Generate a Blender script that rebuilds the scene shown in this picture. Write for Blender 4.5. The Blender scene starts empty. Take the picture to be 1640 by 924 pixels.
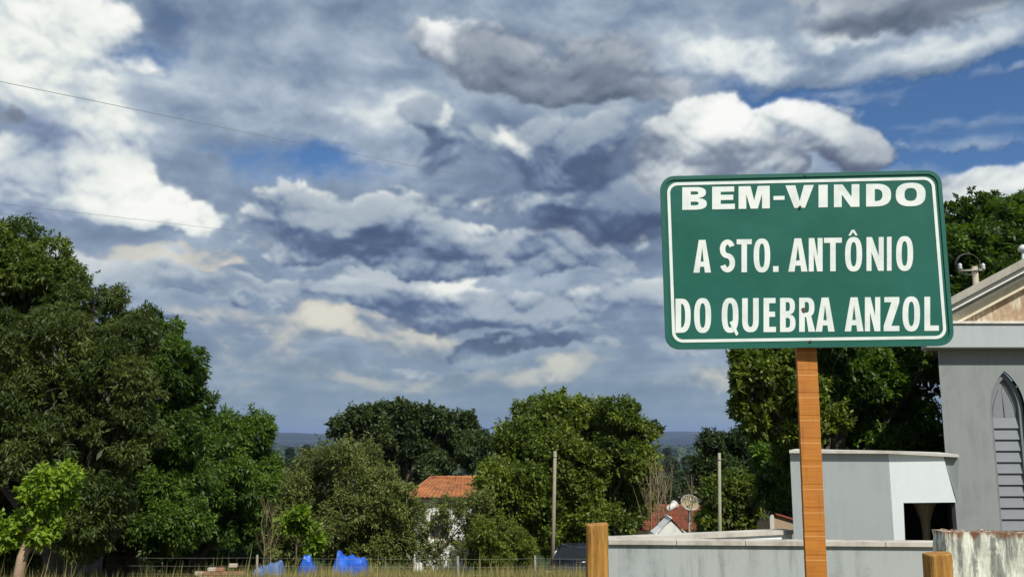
import bpy, bmesh, math, random
import numpy as np
from mathutils import Vector, Matrix

C = bpy.context.scene.collection
S = bpy.context.scene
R = math.radians
# ------------------------------------------------------------ camera
EYE = Vector((0.0, 0.0, 1.6))
PITCH = R(9.24)
F = 1463.0            # focal length in photograph pixels (1640 wide)
cam = bpy.data.cameras.new('camera')
cam.sensor_width = 36.0
cam.lens = F / 1640.0 * 36.0
cam.clip_start = 0.1
cam.clip_end = 60000
camo = bpy.data.objects.new('camera', cam)
C.objects.link(camo)
camo.location = EYE
camo.rotation_euler = (math.pi / 2 + PITCH, 0, 0)
S.camera = camo

def ray(px, py):
    u = (px - 820) / F
    v = -(py - 462) / F
    return Vector((u, math.cos(PITCH) - v * math.sin(PITCH), math.sin(PITCH) + v * math.cos(PITCH)))
def at(px, py, d):
    """point in the place seen at that spot of the photograph, d metres ahead (along +Y)"""
    r = ray(px, py)
    return EYE + r * (d / r.y)
def azel(px, py):
    r = ray(px, py).normalized()
    return math.atan2(r.x, r.y), math.asin(r.z)

# ------------------------------------------------------------ light
SUN_EL, SUN_AZ = R(48), R(152)      # azimuth from +Y (view direction) clockwise
sd = Vector((math.sin(SUN_AZ) * math.cos(SUN_EL), math.cos(SUN_AZ) * math.cos(SUN_EL), math.sin(SUN_EL)))
sun = bpy.data.lights.new('sun', 'SUN')
sun.energy = 5.0
sun.angle = R(0.6)
sun.color = (1.0, 0.955, 0.88)
suno = bpy.data.objects.new('sun', sun)
C.objects.link(suno)
suno.rotation_euler = sd.to_track_quat('Z', 'Y').to_euler()
S.view_settings.view_transform = 'Standard'
S.view_settings.look = 'None'
S.view_settings.exposure = 0
S.view_settings.gamma = 1

def srgb(r, g, b):
    f = lambda c: (c / 255 / 12.92) if c <= 10 else ((c / 255 + 0.055) / 1.055) ** 2.4
    return (f(r), f(g), f(b), 1)

class NT:
    """short hand for building node trees"""
    def __init__(s, tree):
        s.t = tree
        s.n = tree.nodes
        s.l = tree.links
    def put(s, sock, v):
        if isinstance(v, bpy.types.NodeSocket):
            s.l.new(v, sock)
        elif v is not None:
            sock.default_value = v
    def math(s, op, a, b=None, c=None, clamp=False):
        n = s.n.new('ShaderNodeMath'); n.operation = op; n.use_clamp = clamp
        s.put(n.inputs[0], a); s.put(n.inputs[1], b); s.put(n.inputs[2], c)
        return n.outputs[0]
    def vec(s, op, a, b=None, c=None, out=0):
        n = s.n.new('ShaderNodeVectorMath'); n.operation = op
        s.put(n.inputs[0], a); s.put(n.inputs[1], b); s.put(n.inputs[2], c)
        return n.outputs[out]
    def noise(s, vec, scale, detail=4, rough=0.5, out=0, lac=2.0):
        n = s.n.new('ShaderNodeTexNoise')
        s.put(n.inputs['Vector'], vec); s.put(n.inputs['Scale'], scale); s.put(n.inputs['Detail'], detail)
        s.put(n.inputs['Roughness'], rough); n.inputs['Lacunarity'].default_value = lac
        return n.outputs[out]
    def voro(s, vec, scale, detail=0.0, rough=0.5, feature='SMOOTH_F1', out=0):
        n = s.n.new('ShaderNodeTexVoronoi'); n.feature = feature
        s.put(n.inputs['Vector'], vec); s.put(n.inputs['Scale'], scale)
        n.inputs['Detail'].default_value = detail; n.inputs['Roughness'].default_value = rough
        return n.outputs[out]
    def mapr(s, v, a, b, c=0.0, d=1.0, smooth=True, clamp=True):
        n = s.n.new('ShaderNodeMapRange'); n.interpolation_type = 'SMOOTHSTEP' if smooth else 'LINEAR'
        n.clamp = clamp
        s.put(n.inputs['Value'], v)
        for k, x in (('From Min', a), ('From Max', b), ('To Min', c), ('To Max', d)): s.put(n.inputs[k], x)
        return n.outputs[0]
    def mix(s, f, a, b, mode='MIX'):
        n = s.n.new('ShaderNodeMix'); n.data_type = 'RGBA'; n.blend_type = mode
        s.put(n.inputs[0], f); s.put(n.inputs[6], a); s.put(n.inputs[7], b)
        return n.outputs[2]
    def ramp(s, v, stops, interp='LINEAR'):
        n = s.n.new('ShaderNodeValToRGB'); e = n.color_ramp.elements
        n.color_ramp.interpolation = interp
        while len(e) < len(stops): e.new(0.5)
        for k, (p, c) in enumerate(stops):
            e[k].position = p; e[k].color = c
        s.put(n.inputs[0], v)
        return n.outputs[0]

# ------------------------------------------------------------ sky: clouds computed by direction (azimuth, elevation), all round
class Noise2:
    def __init__(s, seed): s.seed = seed
    def one(s, u, v, k, nx):
        rng = np.random.RandomState(s.seed * 131 + k * 17 + 5)
        ny = 256
        a = rng.rand(nx, ny).astype(np.float32) * 6.2832
        gx, gy = np.cos(a), np.sin(a)
        iu = np.floor(u); iv = np.floor(v)
        fu = (u - iu).astype(np.float32); fv = (v - iv).astype(np.float32)
        i0 = iu.astype(np.int32) % nx; i1 = (i0 + 1) % nx
        j0 = iv.astype(np.int32) % ny; j1 = (j0 + 1) % ny
        su = fu * fu * fu * (fu * (fu * 6 - 15) + 10); sv = fv * fv * fv * (fv * (fv * 6 - 15) + 10)
        n00 = gx[i0, j0] * fu + gy[i0, j0] * fv
        n10 = gx[i1, j0] * (fu - 1) + gy[i1, j0] * fv
        n01 = gx[i0, j1] * fu + gy[i0, j1] * (fv - 1)
        n11 = gx[i1, j1] * (fu - 1) + gy[i1, j1] * (fv - 1)
        a0 = n00 + (n10 - n00) * su; a1 = n01 + (n11 - n01) * su
        return (a0 + (a1 - a0) * sv) * 1.5
    def fbm(s, az, v, nx, octs, rough=0.5, bil=False, sx=1.0):
        t = 0; amp = 1.0; tot = 0
        for k in range(octs):
            n = nx * 2 ** k
            x = s.one(az * (n / 6.2831853), v * (n / 6.2831853), k, n)
            if bil: x = np.abs(x) * 2 - 0.5
            t = t + x * amp; tot += amp; amp *= rough
        return t / tot * (1.35 if not bil else 1.2)
def smooth(x, a, b):
    t = np.clip((x - a) / (b - a), 0, 1)
    return t * t * (3 - 2 * t)
def lut(x, stops):
    xs = [p for p, c in stops]
    return np.stack([np.interp(x, xs, [c[k] for p, c in stops]) for k in range(3)], -1).astype(np.float32)
def blobsum(P, bl):
    acc = np.zeros_like(P[0])
    for (x, y, rx, ry, wt) in bl:
        a, e = azel(x, y)
        dx = (P[0] - a) * (F / rx); dy = (P[1] - e) * (F / ry)
        L = np.sqrt(dx * dx + dy * dy)
        acc += wt * (1 - smooth(L, 0.1, 1.0))
    return acc
def g8(*c): return srgb(*c)[:3]
def paint_sky(az, el, per_rad):
    """az, el: grids (rows from top to bottom); per_rad: rows per radian. Returns cloud colour and how much clear sky shows through"""
    az = az.astype(np.float32); el = el.astype(np.float32)
    vp = 0.55 * np.log(np.maximum(el, -0.02) + 0.07).astype(np.float32)      # flat layers crowd towards the horizon
    wx = Noise2(1).fbm(az, el * 1.5, 40, 3); wy = Noise2(2).fbm(az, el * 1.5, 40, 3)
    hx = Noise2(3).fbm(az, el * 1.5, 180, 4, 0.6); hy = Noise2(4).fbm(az, el * 1.5, 180, 4, 0.6)
    P = (az + wx * 0.045 + hx * 0.012, el + wy * 0.022 + hy * 0.009)
    Q = (az + wx * 0.018 + hx * 0.010, el + wy * 0.010 + hy * 0.007)          # less warped
    f = Noise2(5).fbm(az + wx * 0.018, el * 1.5 + wy * 0.018, 64, 6, 0.55)
    b = Noise2(6).fbm(az + wx * 0.012 + hx * 0.001, el * 1.40 + wy * 0.012 + hy * 0.001, 46, 6, 0.50, bil=True)
    s = Noise2(7).fbm(az + wx * 0.05, vp * 2.6 + wy * 0.04, 34, 7, 0.6)
    def up(D, d):
        n = max(1, int(round(d * per_rad)))
        return np.concatenate([np.repeat(D[:1], n, 0), D[:-n]], 0)
    def rel(D, N, k1, k2):
        # small lobes catch light on top, the whole cloud is darker towards its base
        x = k1 * .95 * (N - up(N, 0.006)) + k1 * .4 * (N - up(N, 0.016)) + k2 * (D - up(D, 0.034))
        return np.tanh(x * 1.2)
    out = None; clear = np.zeros(az.shape + (1,), np.float32)
    for L in LAYERS:
        PP = P if L.get('loose', True) else Q
        B_ = blobsum(PP, L['bl'])
        pr = 1 if L['kind'] != 'cl' else 0.25 + 0.75 * smooth(B_, 0.0, 0.3)          # no stray puffs away from the cloud
        D = B_ + (L['kf'] * f + L['kb'] * b + L['ks'] * s) * pr + L.get('base', 0)
        if L['kind'] == 'back':
            x = D + L['ra'] * rel(D, D, L['r1'], L['r2'])
            out = lut(x, L['ramp'])
        elif L['kind'] == 'blue':
            al = smooth(D, L['t0'], L['t1'])[..., None]
            out = out * (1 - al); clear = clear * (1 - al) + al
            continue
        else:
            al = (smooth(D, L['t0'], L['t1']) * L.get('op', 1.0))[..., None]
            x = L['s0'] + L['ra'] * rel(D, L['kf'] * f + L['kb'] * b, L['r1'], L['r2']) + L.get('kd', 0) * np.clip(D - L['t1'], 0, 1)
            if 'sh' in L: x = x + blobsum(P, L['sh'])
            if 'sb' in L: x = x + L['sb'] * b
            out = out * (1 - al) + lut(x, L['ramp']) * al; clear = clear * (1 - al)
    hz = np.clip(1 - (el + 0.01) / 0.15, 0, 1)[..., None] ** 1.3 * 0.85        # air near the horizon
    out = out * (1 - hz) + np.array(g8(130, 152, 158), np.float32) * hz
    clear = clear * (1 - hz)
    return np.concatenate([out, clear], -1)
CLOUD = [(0.0, g8(80, 96, 124)), (0.2, g8(102, 120, 147)), (0.42, g8(134, 152, 174)), (0.62, g8(170, 184, 200)),
         (0.8, g8(212, 221, 224)), (1.0, g8(248, 251, 246))]
WARM = [(0.0, g8(100, 114, 138)), (0.35, g8(130, 145, 164)), (0.6, g8(162, 172, 180)), (0.8, g8(196, 196, 188)), (1.0, g8(234, 228, 208))]
GREY = [(0.0, g8(70, 85, 114)), (0.3, g8(90, 108, 138)), (0.5, g8(124, 142, 166)), (0.72, g8(176, 188, 198)), (1.0, g8(242, 244, 238))]
WHITE = [(0.0, g8(112, 128, 158)), (0.3, g8(150, 165, 188)), (0.55, g8(198, 208, 214)), (0.8, g8(238, 242, 236)), (1.0, g8(253, 253, 248))]
RIGHT = [(0.0, g8(92, 102, 122)), (0.3, g8(124, 136, 154)), (0.55, g8(172, 182, 192)), (0.8, g8(226, 231, 230)), (1.0, g8(253, 253, 250))]
DARK = [(0.0, g8(76, 87, 106)), (0.25, g8(94, 106, 124)), (0.5, g8(128, 140, 156)), (0.75, g8(182, 190, 198)), (1.0, g8(244, 246, 244))]
LAYERS = [
 dict(kind='back', kf=.20, kb=.10, ks=.10, base=.48, r1=1.5, r2=.5, ra=.16, ramp=CLOUD,
      bl=[(100, 120, 260, 200, .25), (420, 70, 260, 90, -.05), (620, 195, 130, 60, .20), (560, 165, 160, 50, .14), (420, 190, 120, 60, .12), (900, 280, 320, 150, -.18), (980, 370, 260, 90, -.16),
          (1180, 100, 200, 36, .34), (1360, 45, 120, 22, .30), (1080, 80, 120, 60, .2), (560, 350, 300, 100, -.06), (700, 660, 900, 60, -.02), (1120, 480, 200, 120, -.04), (640, 30, 240, 60, -.08), (230, 20, 90, 60, -.22), (560, 90, 200, 60, .05), (1500, 60, 160, 24, .2)]),
 dict(kind='blue', kf=.34, kb=-.1, ks=.22, base=-.04, t0=.15, t1=.70,
      bl=[(450, 250, 200, 60, .48), (560, 262, 110, 34, .25), (350, 225, 90, 40, .2), (240, 40, 110, 90, .5), (1330, 150, 260, 60, .8), (1540, 170, 320, 90, 1.0), (1640, 110, 180, 70, .6),
          (1500, 235, 240, 70, .8), (1150, 125, 120, 46, .5), (430, 300, 120, 50, .3), (1620, 250, 160, 60, .5), (1250, 190, 60, 60, .3), (150, 385, 90, 26, .3)]),
 dict(kind='cl', kf=.5, kb=.1, ks=.6, t0=.25, t1=.95, s0=.58, r1=1.5, r2=.5, ra=.15, ramp=CLOUD, op=.6,
      bl=[(1330, 100, 260, 30, .65), (1480, 135, 240, 28, .62), (1560, 200, 220, 26, .6), (1400, 125, 200, 24, .4), (1520, 235, 180, 20, .5), (1620, 110, 120, 20, .4)]),
 dict(kind='cl', kf=.45, kb=.25, ks=.30, t0=.12, t1=.42, s0=.52, r1=3.6, r2=1.3, ra=.38, sb=.12, ramp=WARM, op=.85,
      bl=[(290, 415, 200, 36, .6), (420, 440, 120, 20, .3), (480, 390, 90, 30, .4), (540, 515, 320, 44, .5), (660, 545, 150, 30, .4), (870, 592, 170, 34, .42),
          (1000, 530, 90, 26, .35), (1130, 610, 120, 44, .40), (600, 595, 340, 22, .4), (950, 625, 280, 16, .3), (340, 560, 220, 40, .35), (720, 615, 180, 16, .3), (450, 625, 240, 12, .3)],
      sh=[(600, 520, 220, 34, .12), (870, 590, 70, 24, .18), (995, 530, 44, 20, .28), (400, 440, 80, 16, .15), (1130, 600, 60, 20, .14), (560, 575, 60, 12, .2)]),
 dict(kind='cl', kf=.30, kb=.40, ks=.16, t0=.20, t1=.40, s0=.46, r1=3.0, r2=1.6, ra=.38, sb=.12, kd=-.35, ramp=GREY,
      bl=[(500, 475, 340, 26, .6), (330, 455, 260, 28, .6), (860, 500, 320, 52, .65), (60, 420, 200, 40, .55), (830, 552, 260, 20, .55), (1090, 460, 160, 46, .45), (640, 440, 160, 46, .5), (1040, 560, 160, 22, .4), (200, 520, 200, 14, .35), (640, 575, 200, 12, .35)],
      sh=[(720, 460, 90, 20, .25), (700, 480, 300, 30, -.06), (340, 470, 200, 20, -.12), (760, 545, 220, 20, -.14), (930, 470, 90, 20, .12)]),
 dict(kind='cl', kf=.28, kb=.44, ks=.06, t0=.22, t1=.40, s0=.48, r1=3.0, r2=1.6, ra=.38, sb=.12, kd=-.38, ramp=GREY,
      bl=[(560, 330, 210, 60, .75), (620, 400, 260, 54, .6), (760, 400, 240, 64, .6), (420, 350, 150, 54, .5), (960, 410, 180, 50, .6), (480, 405, 110, 28, .35), (250, 400, 110, 20, .35)],
      sh=[(520, 275, 60, 30, .25), (640, 285, 60, 26, .3), (480, 398, 80, 26, .25), (640, 360, 140, 30, -.1), (400, 310, 70, 50, .14), (960, 420, 170, 40, -.16), (760, 440, 180, 30, -.12), (760, 370, 100, 24, .1)]),
 dict(kind='cl', kf=.26, kb=.42, ks=.04, t0=.20, t1=.50, s0=.38, r1=2.8, r2=1.5, ra=.34, sb=.14, kd=-.40, ramp=GREY, op=.96,
      bl=[(970, 345, 190, 80, .75), (655, 185, 70, 44, .55), (880, 240, 240, 90, .65), (700, 240, 60, 80, .4), (1060, 300, 130, 80, .55), (740, 320, 140, 36, .5), (900, 300, 150, 60, .3)],
      sh=[(970, 375, 190, 60, -.16), (890, 320, 70, 24, .44), (780, 312, 60, 28, .34), (825, 225, 36, 40, .40), (700, 190, 26, 60, .25), (1000, 220, 120, 50, -.06)]),
 dict(kind='cl', kf=.26, kb=.34, ks=.05, t0=.16, t1=.46, s0=.70, r1=3.4, r2=.8, ra=.30, ramp=WHITE, sb=.18,
      bl=[(60, 60, 200, 120, .9), (100, 190, 170, 120, .9), (160, 310, 170, 66, .8), (280, 345, 110, 40, .6), (20, 280, 170, 90, .7), (180, 250, 90, 60, .5)],
      sh=[(20, 310, 120, 130, -.46), (110, 85, 190, 24, -.26), (110, 235, 150, 46, -.20), (40, 210, 100, 40, -.2), (60, 370, 170, 40, -.2), (190, 325, 170, 36, .30), (60, 400, 160, 40, -.3), (80, 40, 120, 40, .08), (230, 200, 40, 80, -.15)]),
 dict(kind='cl', kf=.22, kb=.38, ks=.04, t0=.18, t1=.46, s0=.56, r1=2.8, r2=1.0, ra=.32, sb=.14, ramp=RIGHT, loose=False,
      bl=[(1110, 215, 110, 80, .8), (1165, 200, 80, 76, .7), (1140, 270, 120, 40, .7), (1335, 205, 96, 62, .85), (1385, 245, 90, 44, .8), (1270, 180, 80, 40, .5), (1235, 240, 80, 40, .55), (1600, 300, 150, 46, .9), (1060, 260, 110, 70, .6), (1270, 268, 36, 20, .7)],
      sh=[(1340, 268, 150, 40, -.40), (1400, 225, 50, 40, -.18), (1140, 295, 150, 40, -.18), (1600, 325, 170, 36, -.2), (1030, 250, 90, 80, -.28), (1170, 175, 80, 50, .22), (1320, 165, 100, 34, .20)]),
 dict(kind='cl', kf=.26, kb=.28, ks=.10, t0=.12, t1=.50, s0=.50, r1=2.6, r2=1.2, ra=.28, sb=.14, kd=-.46, ramp=DARK, loose=False,
      bl=[(770, 90, 130, 70, .75), (900, 130, 200, 50, .9), (980, 85, 130, 54, .7), (1040, 145, 80, 36, .6), (690, 60, 70, 44, .55), (860, 70, 120, 50, .35), (1540, -5, 340, 44, .95), (1330, -10, 150, 26, .7), (0, 185, 40, 24, .9)],
      sh=[(740, 40, 110, 34, .36), (900, 165, 260, 30, -.16), (1000, 60, 120, 30, -.05), (690, 70, 40, 50, .28), (1500, 20, 300, 30, -.15)]),
]

SKY_STRENGTH = 0.10
SW, SH = 4096, 2048
def sky_image():
    def grid(w, h, c0, c1, r0, r1):
        cc = (np.arange(c0, c1) + 0.5) / w; rr = (np.arange(r0, r1) + 0.5) / h
        az = (cc - 0.25) * 2 * math.pi; el = (0.5 - rr) * math.pi
        az = (az + math.pi) % (2 * math.pi) - math.pi
        A, E = np.meshgrid(az, el)
        return paint_sky(A, np.maximum(E, -0.03), h / math.pi)
    low = grid(SW // 2, SH // 2, 0, SW // 2, 0, SH // 4 + 12)
    top = np.repeat(np.repeat(low, 2, 0), 2, 1)
    full = np.zeros((SH, SW, 4), np.float32)
    full[:top.shape[0]] = top
    full[top.shape[0]:] = np.array(list(g8(110, 122, 135)) + [0], np.float32) * 0.6
    c0, c1 = int(SW * 0.25 - SW * 0.12), int(SW * 0.25 + SW * 0.12)
    r0, r1 = int(SH * 0.25), int(SH * 0.5) + 16
    full[r0:r1, c0:c1] = grid(SW, SH, c0, c1, r0, r1)
    def make(name, arr):
        im = bpy.data.images.new(name, arr.shape[1], arr.shape[0], alpha=False, float_buffer=True, is_data=True)
        im.pixels.foreach_set(np.ascontiguousarray(arr[::-1], dtype=np.float32).ravel())
        im.update()
        return im
    one = np.ones((SH, SW, 1), np.float32)
    c = full[::2, ::2, 3:]
    return make('clouds_by_direction', np.concatenate([full[..., :3], one], -1)), make('clear_sky_by_direction', np.concatenate([c, c, c, one[::2, ::2]], -1))
W = bpy.data.worlds.new('World')
S.world = W
W.use_nodes = True
W.node_tree.nodes.clear()
w = NT(W.node_tree)
im_cloud, im_clear = sky_image()
env = w.n.new('ShaderNodeTexEnvironment')
env.image = im_cloud
env.interpolation = 'Cubic'
env2 = w.n.new('ShaderNodeTexEnvironment')
env2.image = im_clear
nish = w.n.new('ShaderNodeTexSky')
nish.sky_type = 'NISHITA'
nish.sun_disc = False
nish.sun_elevation = SUN_EL
nish.sun_rotation = SUN_AZ
nish.air_density = 1.0; nish.dust_density = 0.4; nish.ozone_density = 3.0
tint = w.vec('MULTIPLY', nish.outputs[0], (0.50, 0.70, 0.90))
clr = w.vec('SCALE', tint); w.put(clr.node.inputs['Scale'], env2.outputs['Color'])
cl = w.vec('SCALE', env.outputs['Color']); cl.node.inputs['Scale'].default_value = 1.0 / SKY_STRENGTH
bg = w.n.new('ShaderNodeBackground')
w.put(bg.inputs['Color'], w.vec('ADD', clr, cl))
bg.inputs['Strength'].default_value = SKY_STRENGTH
wo = w.n.new('ShaderNodeOutputWorld')
w.l.new(bg.outputs[0], wo.inputs['Surface'])
W.cycles.sampling_method = 'MANUAL'
W.cycles.sample_map_resolution = 1024
# ============================================================ helpers
def obj(name, me, mat=None, parent=None, **props):
    if isinstance(me, bmesh.types.BMesh):
        m = bpy.data.meshes.new(name); me.normal_update(); me.to_mesh(m); me.free(); me = m
    o = bpy.data.objects.new(name, me)
    C.objects.link(o)
    if mat and not me.materials: me.materials.append(mat)
    if parent:
        o.parent = parent
        o.matrix_parent_inverse = Matrix.Identity(4)
    for k, v in props.items(): o[k] = v
    return o
def tag(o, label, cat, group=None):
    o['label'] = label; o['category'] = cat
    if group: o['group'] = group
    return o
def thing(name, label, cat, loc=(0, 0, 0), group=None, rz=0.0):
    o = bpy.data.objects.new(name, None); C.objects.link(o)
    o.location = loc; o.rotation_euler = (0, 0, rz); o.empty_display_size = 0.2
    return tag(o, label, cat, group)
def box(bm, x0, x1, y0, y1, z0, z1, M=None):
    vs = [bm.verts.new(Vector(p)) for p in ((x0, y0, z0), (x1, y0, z0), (x1, y1, z0), (x0, y1, z0), (x0, y0, z1), (x1, y0, z1), (x1, y1, z1), (x0, y1, z1))]
    if M: 
        for v in vs: v.co = M @ v.co
    for f in ((0, 3, 2, 1), (4, 5, 6, 7), (0, 1, 5, 4), (1, 2, 6, 5), (2, 3, 7, 6), (3, 0, 4, 7)):
        bm.faces.new([vs[i] for i in f])
    return vs
def bbox(x0, x1, y0, y1, z0, z1, bev=0.0, seg=1):
    bm = bmesh.new(); box(bm, x0, x1, y0, y1, z0, z1)
    if bev: bmesh.ops.bevel(bm, geom=list(bm.edges), offset=bev, segments=seg, affect='EDGES', profile=0.6)
    return bm
def prism(bm, pts, thick, M=None, holes=()):
    """closed slab from an outline in x,z (with holes); front face at y=0 facing -y, back at y=thick"""
    from mathutils.geometry import tessellate_polygon
    loops = [[Vector((p[0], 0, p[1])) for p in pts]] + [[Vector((p[0], 0, p[1])) for p in h] for h in holes]
    flat = [v for l in loops for v in l]
    tris = tessellate_polygon(loops)
    fr = [bm.verts.new(v) for v in flat]
    bk = [bm.verts.new(v + Vector((0, thick, 0))) for v in flat]
    for t in tris:
        n = (flat[t[1]] - flat[t[0]]).cross(flat[t[2]] - flat[t[0]])
        t = t if n.y < 0 else (t[0], t[2], t[1])
        if n.length < 1e-12: continue
        bm.faces.new([fr[i] for i in t]); bm.faces.new([bk[i] for i in (t[0], t[2], t[1])])
    o = 0
    for l in loops:
        n = len(l)
        for i in range(n):
            j = (i + 1) % n
            try: bm.faces.new((fr[o + i], bk[o + i], bk[o + j], fr[o + j]))
            except ValueError: pass
        o += n
    if M:
        for v in fr + bk: v.co = M @ v.co
def tube(bm, pts, radii, n=8, cap=True):
    pts = [Vector(p) for p in pts]
    rings = []
    side = None
    for i, p in enumerate(pts):
        t = (pts[min(i + 1, len(pts) - 1)] - pts[max(i - 1, 0)]).normalized()
        if side is None: side = t.cross(Vector((0.13, 0.9, 0.2))).normalized()
        side = (side - t * side.dot(t)).normalized(); up = t.cross(side)
        r = radii[i] if hasattr(radii, '__len__') else radii
        rings.append([bm.verts.new(p + (side * math.cos(a) + up * math.sin(a)) * r) for a in [2 * math.pi * k / n for k in range(n)]])
    for a, b in zip(rings, rings[1:]):
        for k in range(n): bm.faces.new((a[k], a[(k + 1) % n], b[(k + 1) % n], b[k]))
    if cap:
        bm.faces.new(rings[0][::-1]); bm.faces.new(rings[-1])
    for f in bm.faces: f.smooth = True
def raw_mesh(name, verts, faces_idx, nper, tone=None, smooth_=False):
    """fast mesh from numpy: faces all with nper corners"""
    me = bpy.data.meshes.new(name)
    nv, nf = len(verts), len(faces_idx)
    me.vertices.add(nv); me.vertices.foreach_set('co', np.ascontiguousarray(verts, dtype=np.float32).ravel())
    me.loops.add(nf * nper); me.loops.foreach_set('vertex_index', np.ascontiguousarray(faces_idx, dtype=np.int32).ravel())
    me.polygons.add(nf); me.polygons.foreach_set('loop_start', np.arange(nf, dtype=np.int32) * nper)
    try: me.polygons.foreach_set('loop_total', np.full(nf, nper, dtype=np.int32))
    except Exception: pass
    me.update(calc_edges=True)
    if smooth_: me.polygons.foreach_set('use_smooth', np.ones(nf, dtype=bool))
    if tone is not None:
        at_ = me.attributes.new('tone', 'FLOAT', 'POINT'); at_.data.foreach_set('value', np.ascontiguousarray(tone, dtype=np.float32))
    return me

# ------------------------------------------------------------ materials
def material(name):
    m = bpy.data.materials.new(name); m.use_nodes = True
    m.node_tree.nodes.clear()
    t = NT(m.node_tree)
    out = t.n.new('ShaderNodeOutputMaterial')
    p = t.n.new('ShaderNodeBsdfPrincipled')
    t.l.new(p.outputs[0], out.inputs[0])
    return m, t, p, out
def lin(*c): return (c[0], c[1], c[2], 1)
def geo(t): return t.n.new('ShaderNodeTexCoord').outputs['Object']
def bump(t, p, h, strength=0.3, dist=0.02):
    b = t.n.new('ShaderNodeBump'); b.inputs['Strength'].default_value = strength; b.inputs['Distance'].default_value = dist
    t.put(b.inputs['Height'], h); t.l.new(b.outputs[0], p.inputs['Normal'])
def plain(name, c, rough=0.6, var=0.12, scale=6, bmp=0.0, metal=0.0):
    """base colour with mottling, dirt grain and a little relief"""
    m, t, p, out = material(name)
    o = geo(t)
    n = t.noise(o, scale, 6, 0.6); n2 = t.noise(o, scale * 7, 4, 0.6)
    f = t.mapr(t.math('MULTIPLY_ADD', n2, 0.35, t.math('MULTIPLY', n, 0.65)), 0.3, 0.7, 1 - var, 1 + var, smooth=False)
    k = t.vec('SCALE', lin(*c)[:3]); t.put(k.node.inputs['Scale'], f)
    t.put(p.inputs['Base Color'], k)
    p.inputs['Roughness'].default_value = rough; p.inputs['Metallic'].default_value = metal
    if bmp: bump(t, p, n2, bmp, 0.01)
    return m
def stained(name, c, stain, amt=0.5, low=0.35, hi=0.7, rough=0.8, sc=1.0):
    """painted render with rain streaks and blotches"""
    m, t, p, out = material(name)
    o = geo(t)
    st = t.noise(t.vec('MULTIPLY', o, (3.2 * sc, 3.2 * sc, 0.45 * sc)), 2.2, 6, 0.65)
    bl = t.noise(o, 1.6 * sc, 7, 0.65)
    fi = t.noise(o, 45, 3, 0.6)
    a = t.math('MULTIPLY', t.mapr(st, low, hi), t.mapr(bl, 0.35, 0.65))
    col = t.mix(t.math('MULTIPLY', a, amt), lin(*c), lin(*stain))
    col = t.mix(t.mapr(fi, 0.3, 0.7, 0.0, 0.10), col, lin(*[x * 0.5 for x in c]))
    t.put(p.inputs['Base Color'], col)
    p.inputs['Roughness'].default_value = rough
    bump(t, p, t.math('MULTIPLY_ADD', fi, 0.4, bl), 0.25, 0.01)
    return m
def leafmat(name, dark, light, trans, tw=0.3, rough=0.5, spec=0.35):
    m, t, p, out = material(name)
    at_ = t.n.new('ShaderNodeAttribute'); at_.attribute_name = 'tone'
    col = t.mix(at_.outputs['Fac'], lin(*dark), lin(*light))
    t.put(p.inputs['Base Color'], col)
    p.inputs['Roughness'].default_value = rough
    p.inputs['Specular IOR Level'].default_value = spec
    tr = t.n.new('ShaderNodeBsdfTranslucent')
    t.put(tr.inputs[0], t.mix(at_.outputs['Fac'], lin(*[x * 0.6 for x in trans]), lin(*trans)))
    mx = t.n.new('ShaderNodeMixShader'); mx.inputs[0].default_value = tw
    t.l.new(p.outputs[0], mx.inputs[1]); t.l.new(tr.outputs[0], mx.inputs[2]); t.l.new(mx.outputs[0], out.inputs[0])
    return m
M_bark = plain('bark', (0.075, 0.06, 0.042), 0.9, 0.35, 5, 0.6)
M_barklight = plain('pale_bark', (0.42, 0.30, 0.20), 0.85, 0.3, 6, 0.5)
M_mango = leafmat('mango_leaf', (0.030, 0.056, 0.010), (0.150, 0.195, 0.030), (0.18, 0.30, 0.02))
M_olive = leafmat('olive_leaf', (0.028, 0.052, 0.010), (0.125, 0.158, 0.034), (0.20, 0.26, 0.03), 0.3)
M_deep = leafmat('deep_leaf', (0.022, 0.052, 0.008), (0.115, 0.195, 0.022), (0.18, 0.32, 0.015))
M_bright = leafmat('bright_leaf', (0.10, 0.19, 0.012), (0.25, 0.36, 0.025), (0.30, 0.46, 0.02), 0.35)
M_bluegreen = leafmat('blue_green_leaf', (0.026, 0.048, 0.016), (0.100, 0.135, 0.035), (0.12, 0.18, 0.03), 0.25)
M_scrub = leafmat('scrub_leaf', (0.070, 0.098, 0.018), (0.235, 0.265, 0.060), (0.14, 0.18, 0.04), 0.25)
M_mid = leafmat('mid_leaf', (0.048, 0.080, 0.010), (0.215, 0.265, 0.026), (0.17, 0.28, 0.02), 0.3)
M_flame = leafmat('shade_leaf', (0.014, 0.034, 0.006), (0.125, 0.215, 0.020), (0.18, 0.34, 0.012), 0.3)

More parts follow.
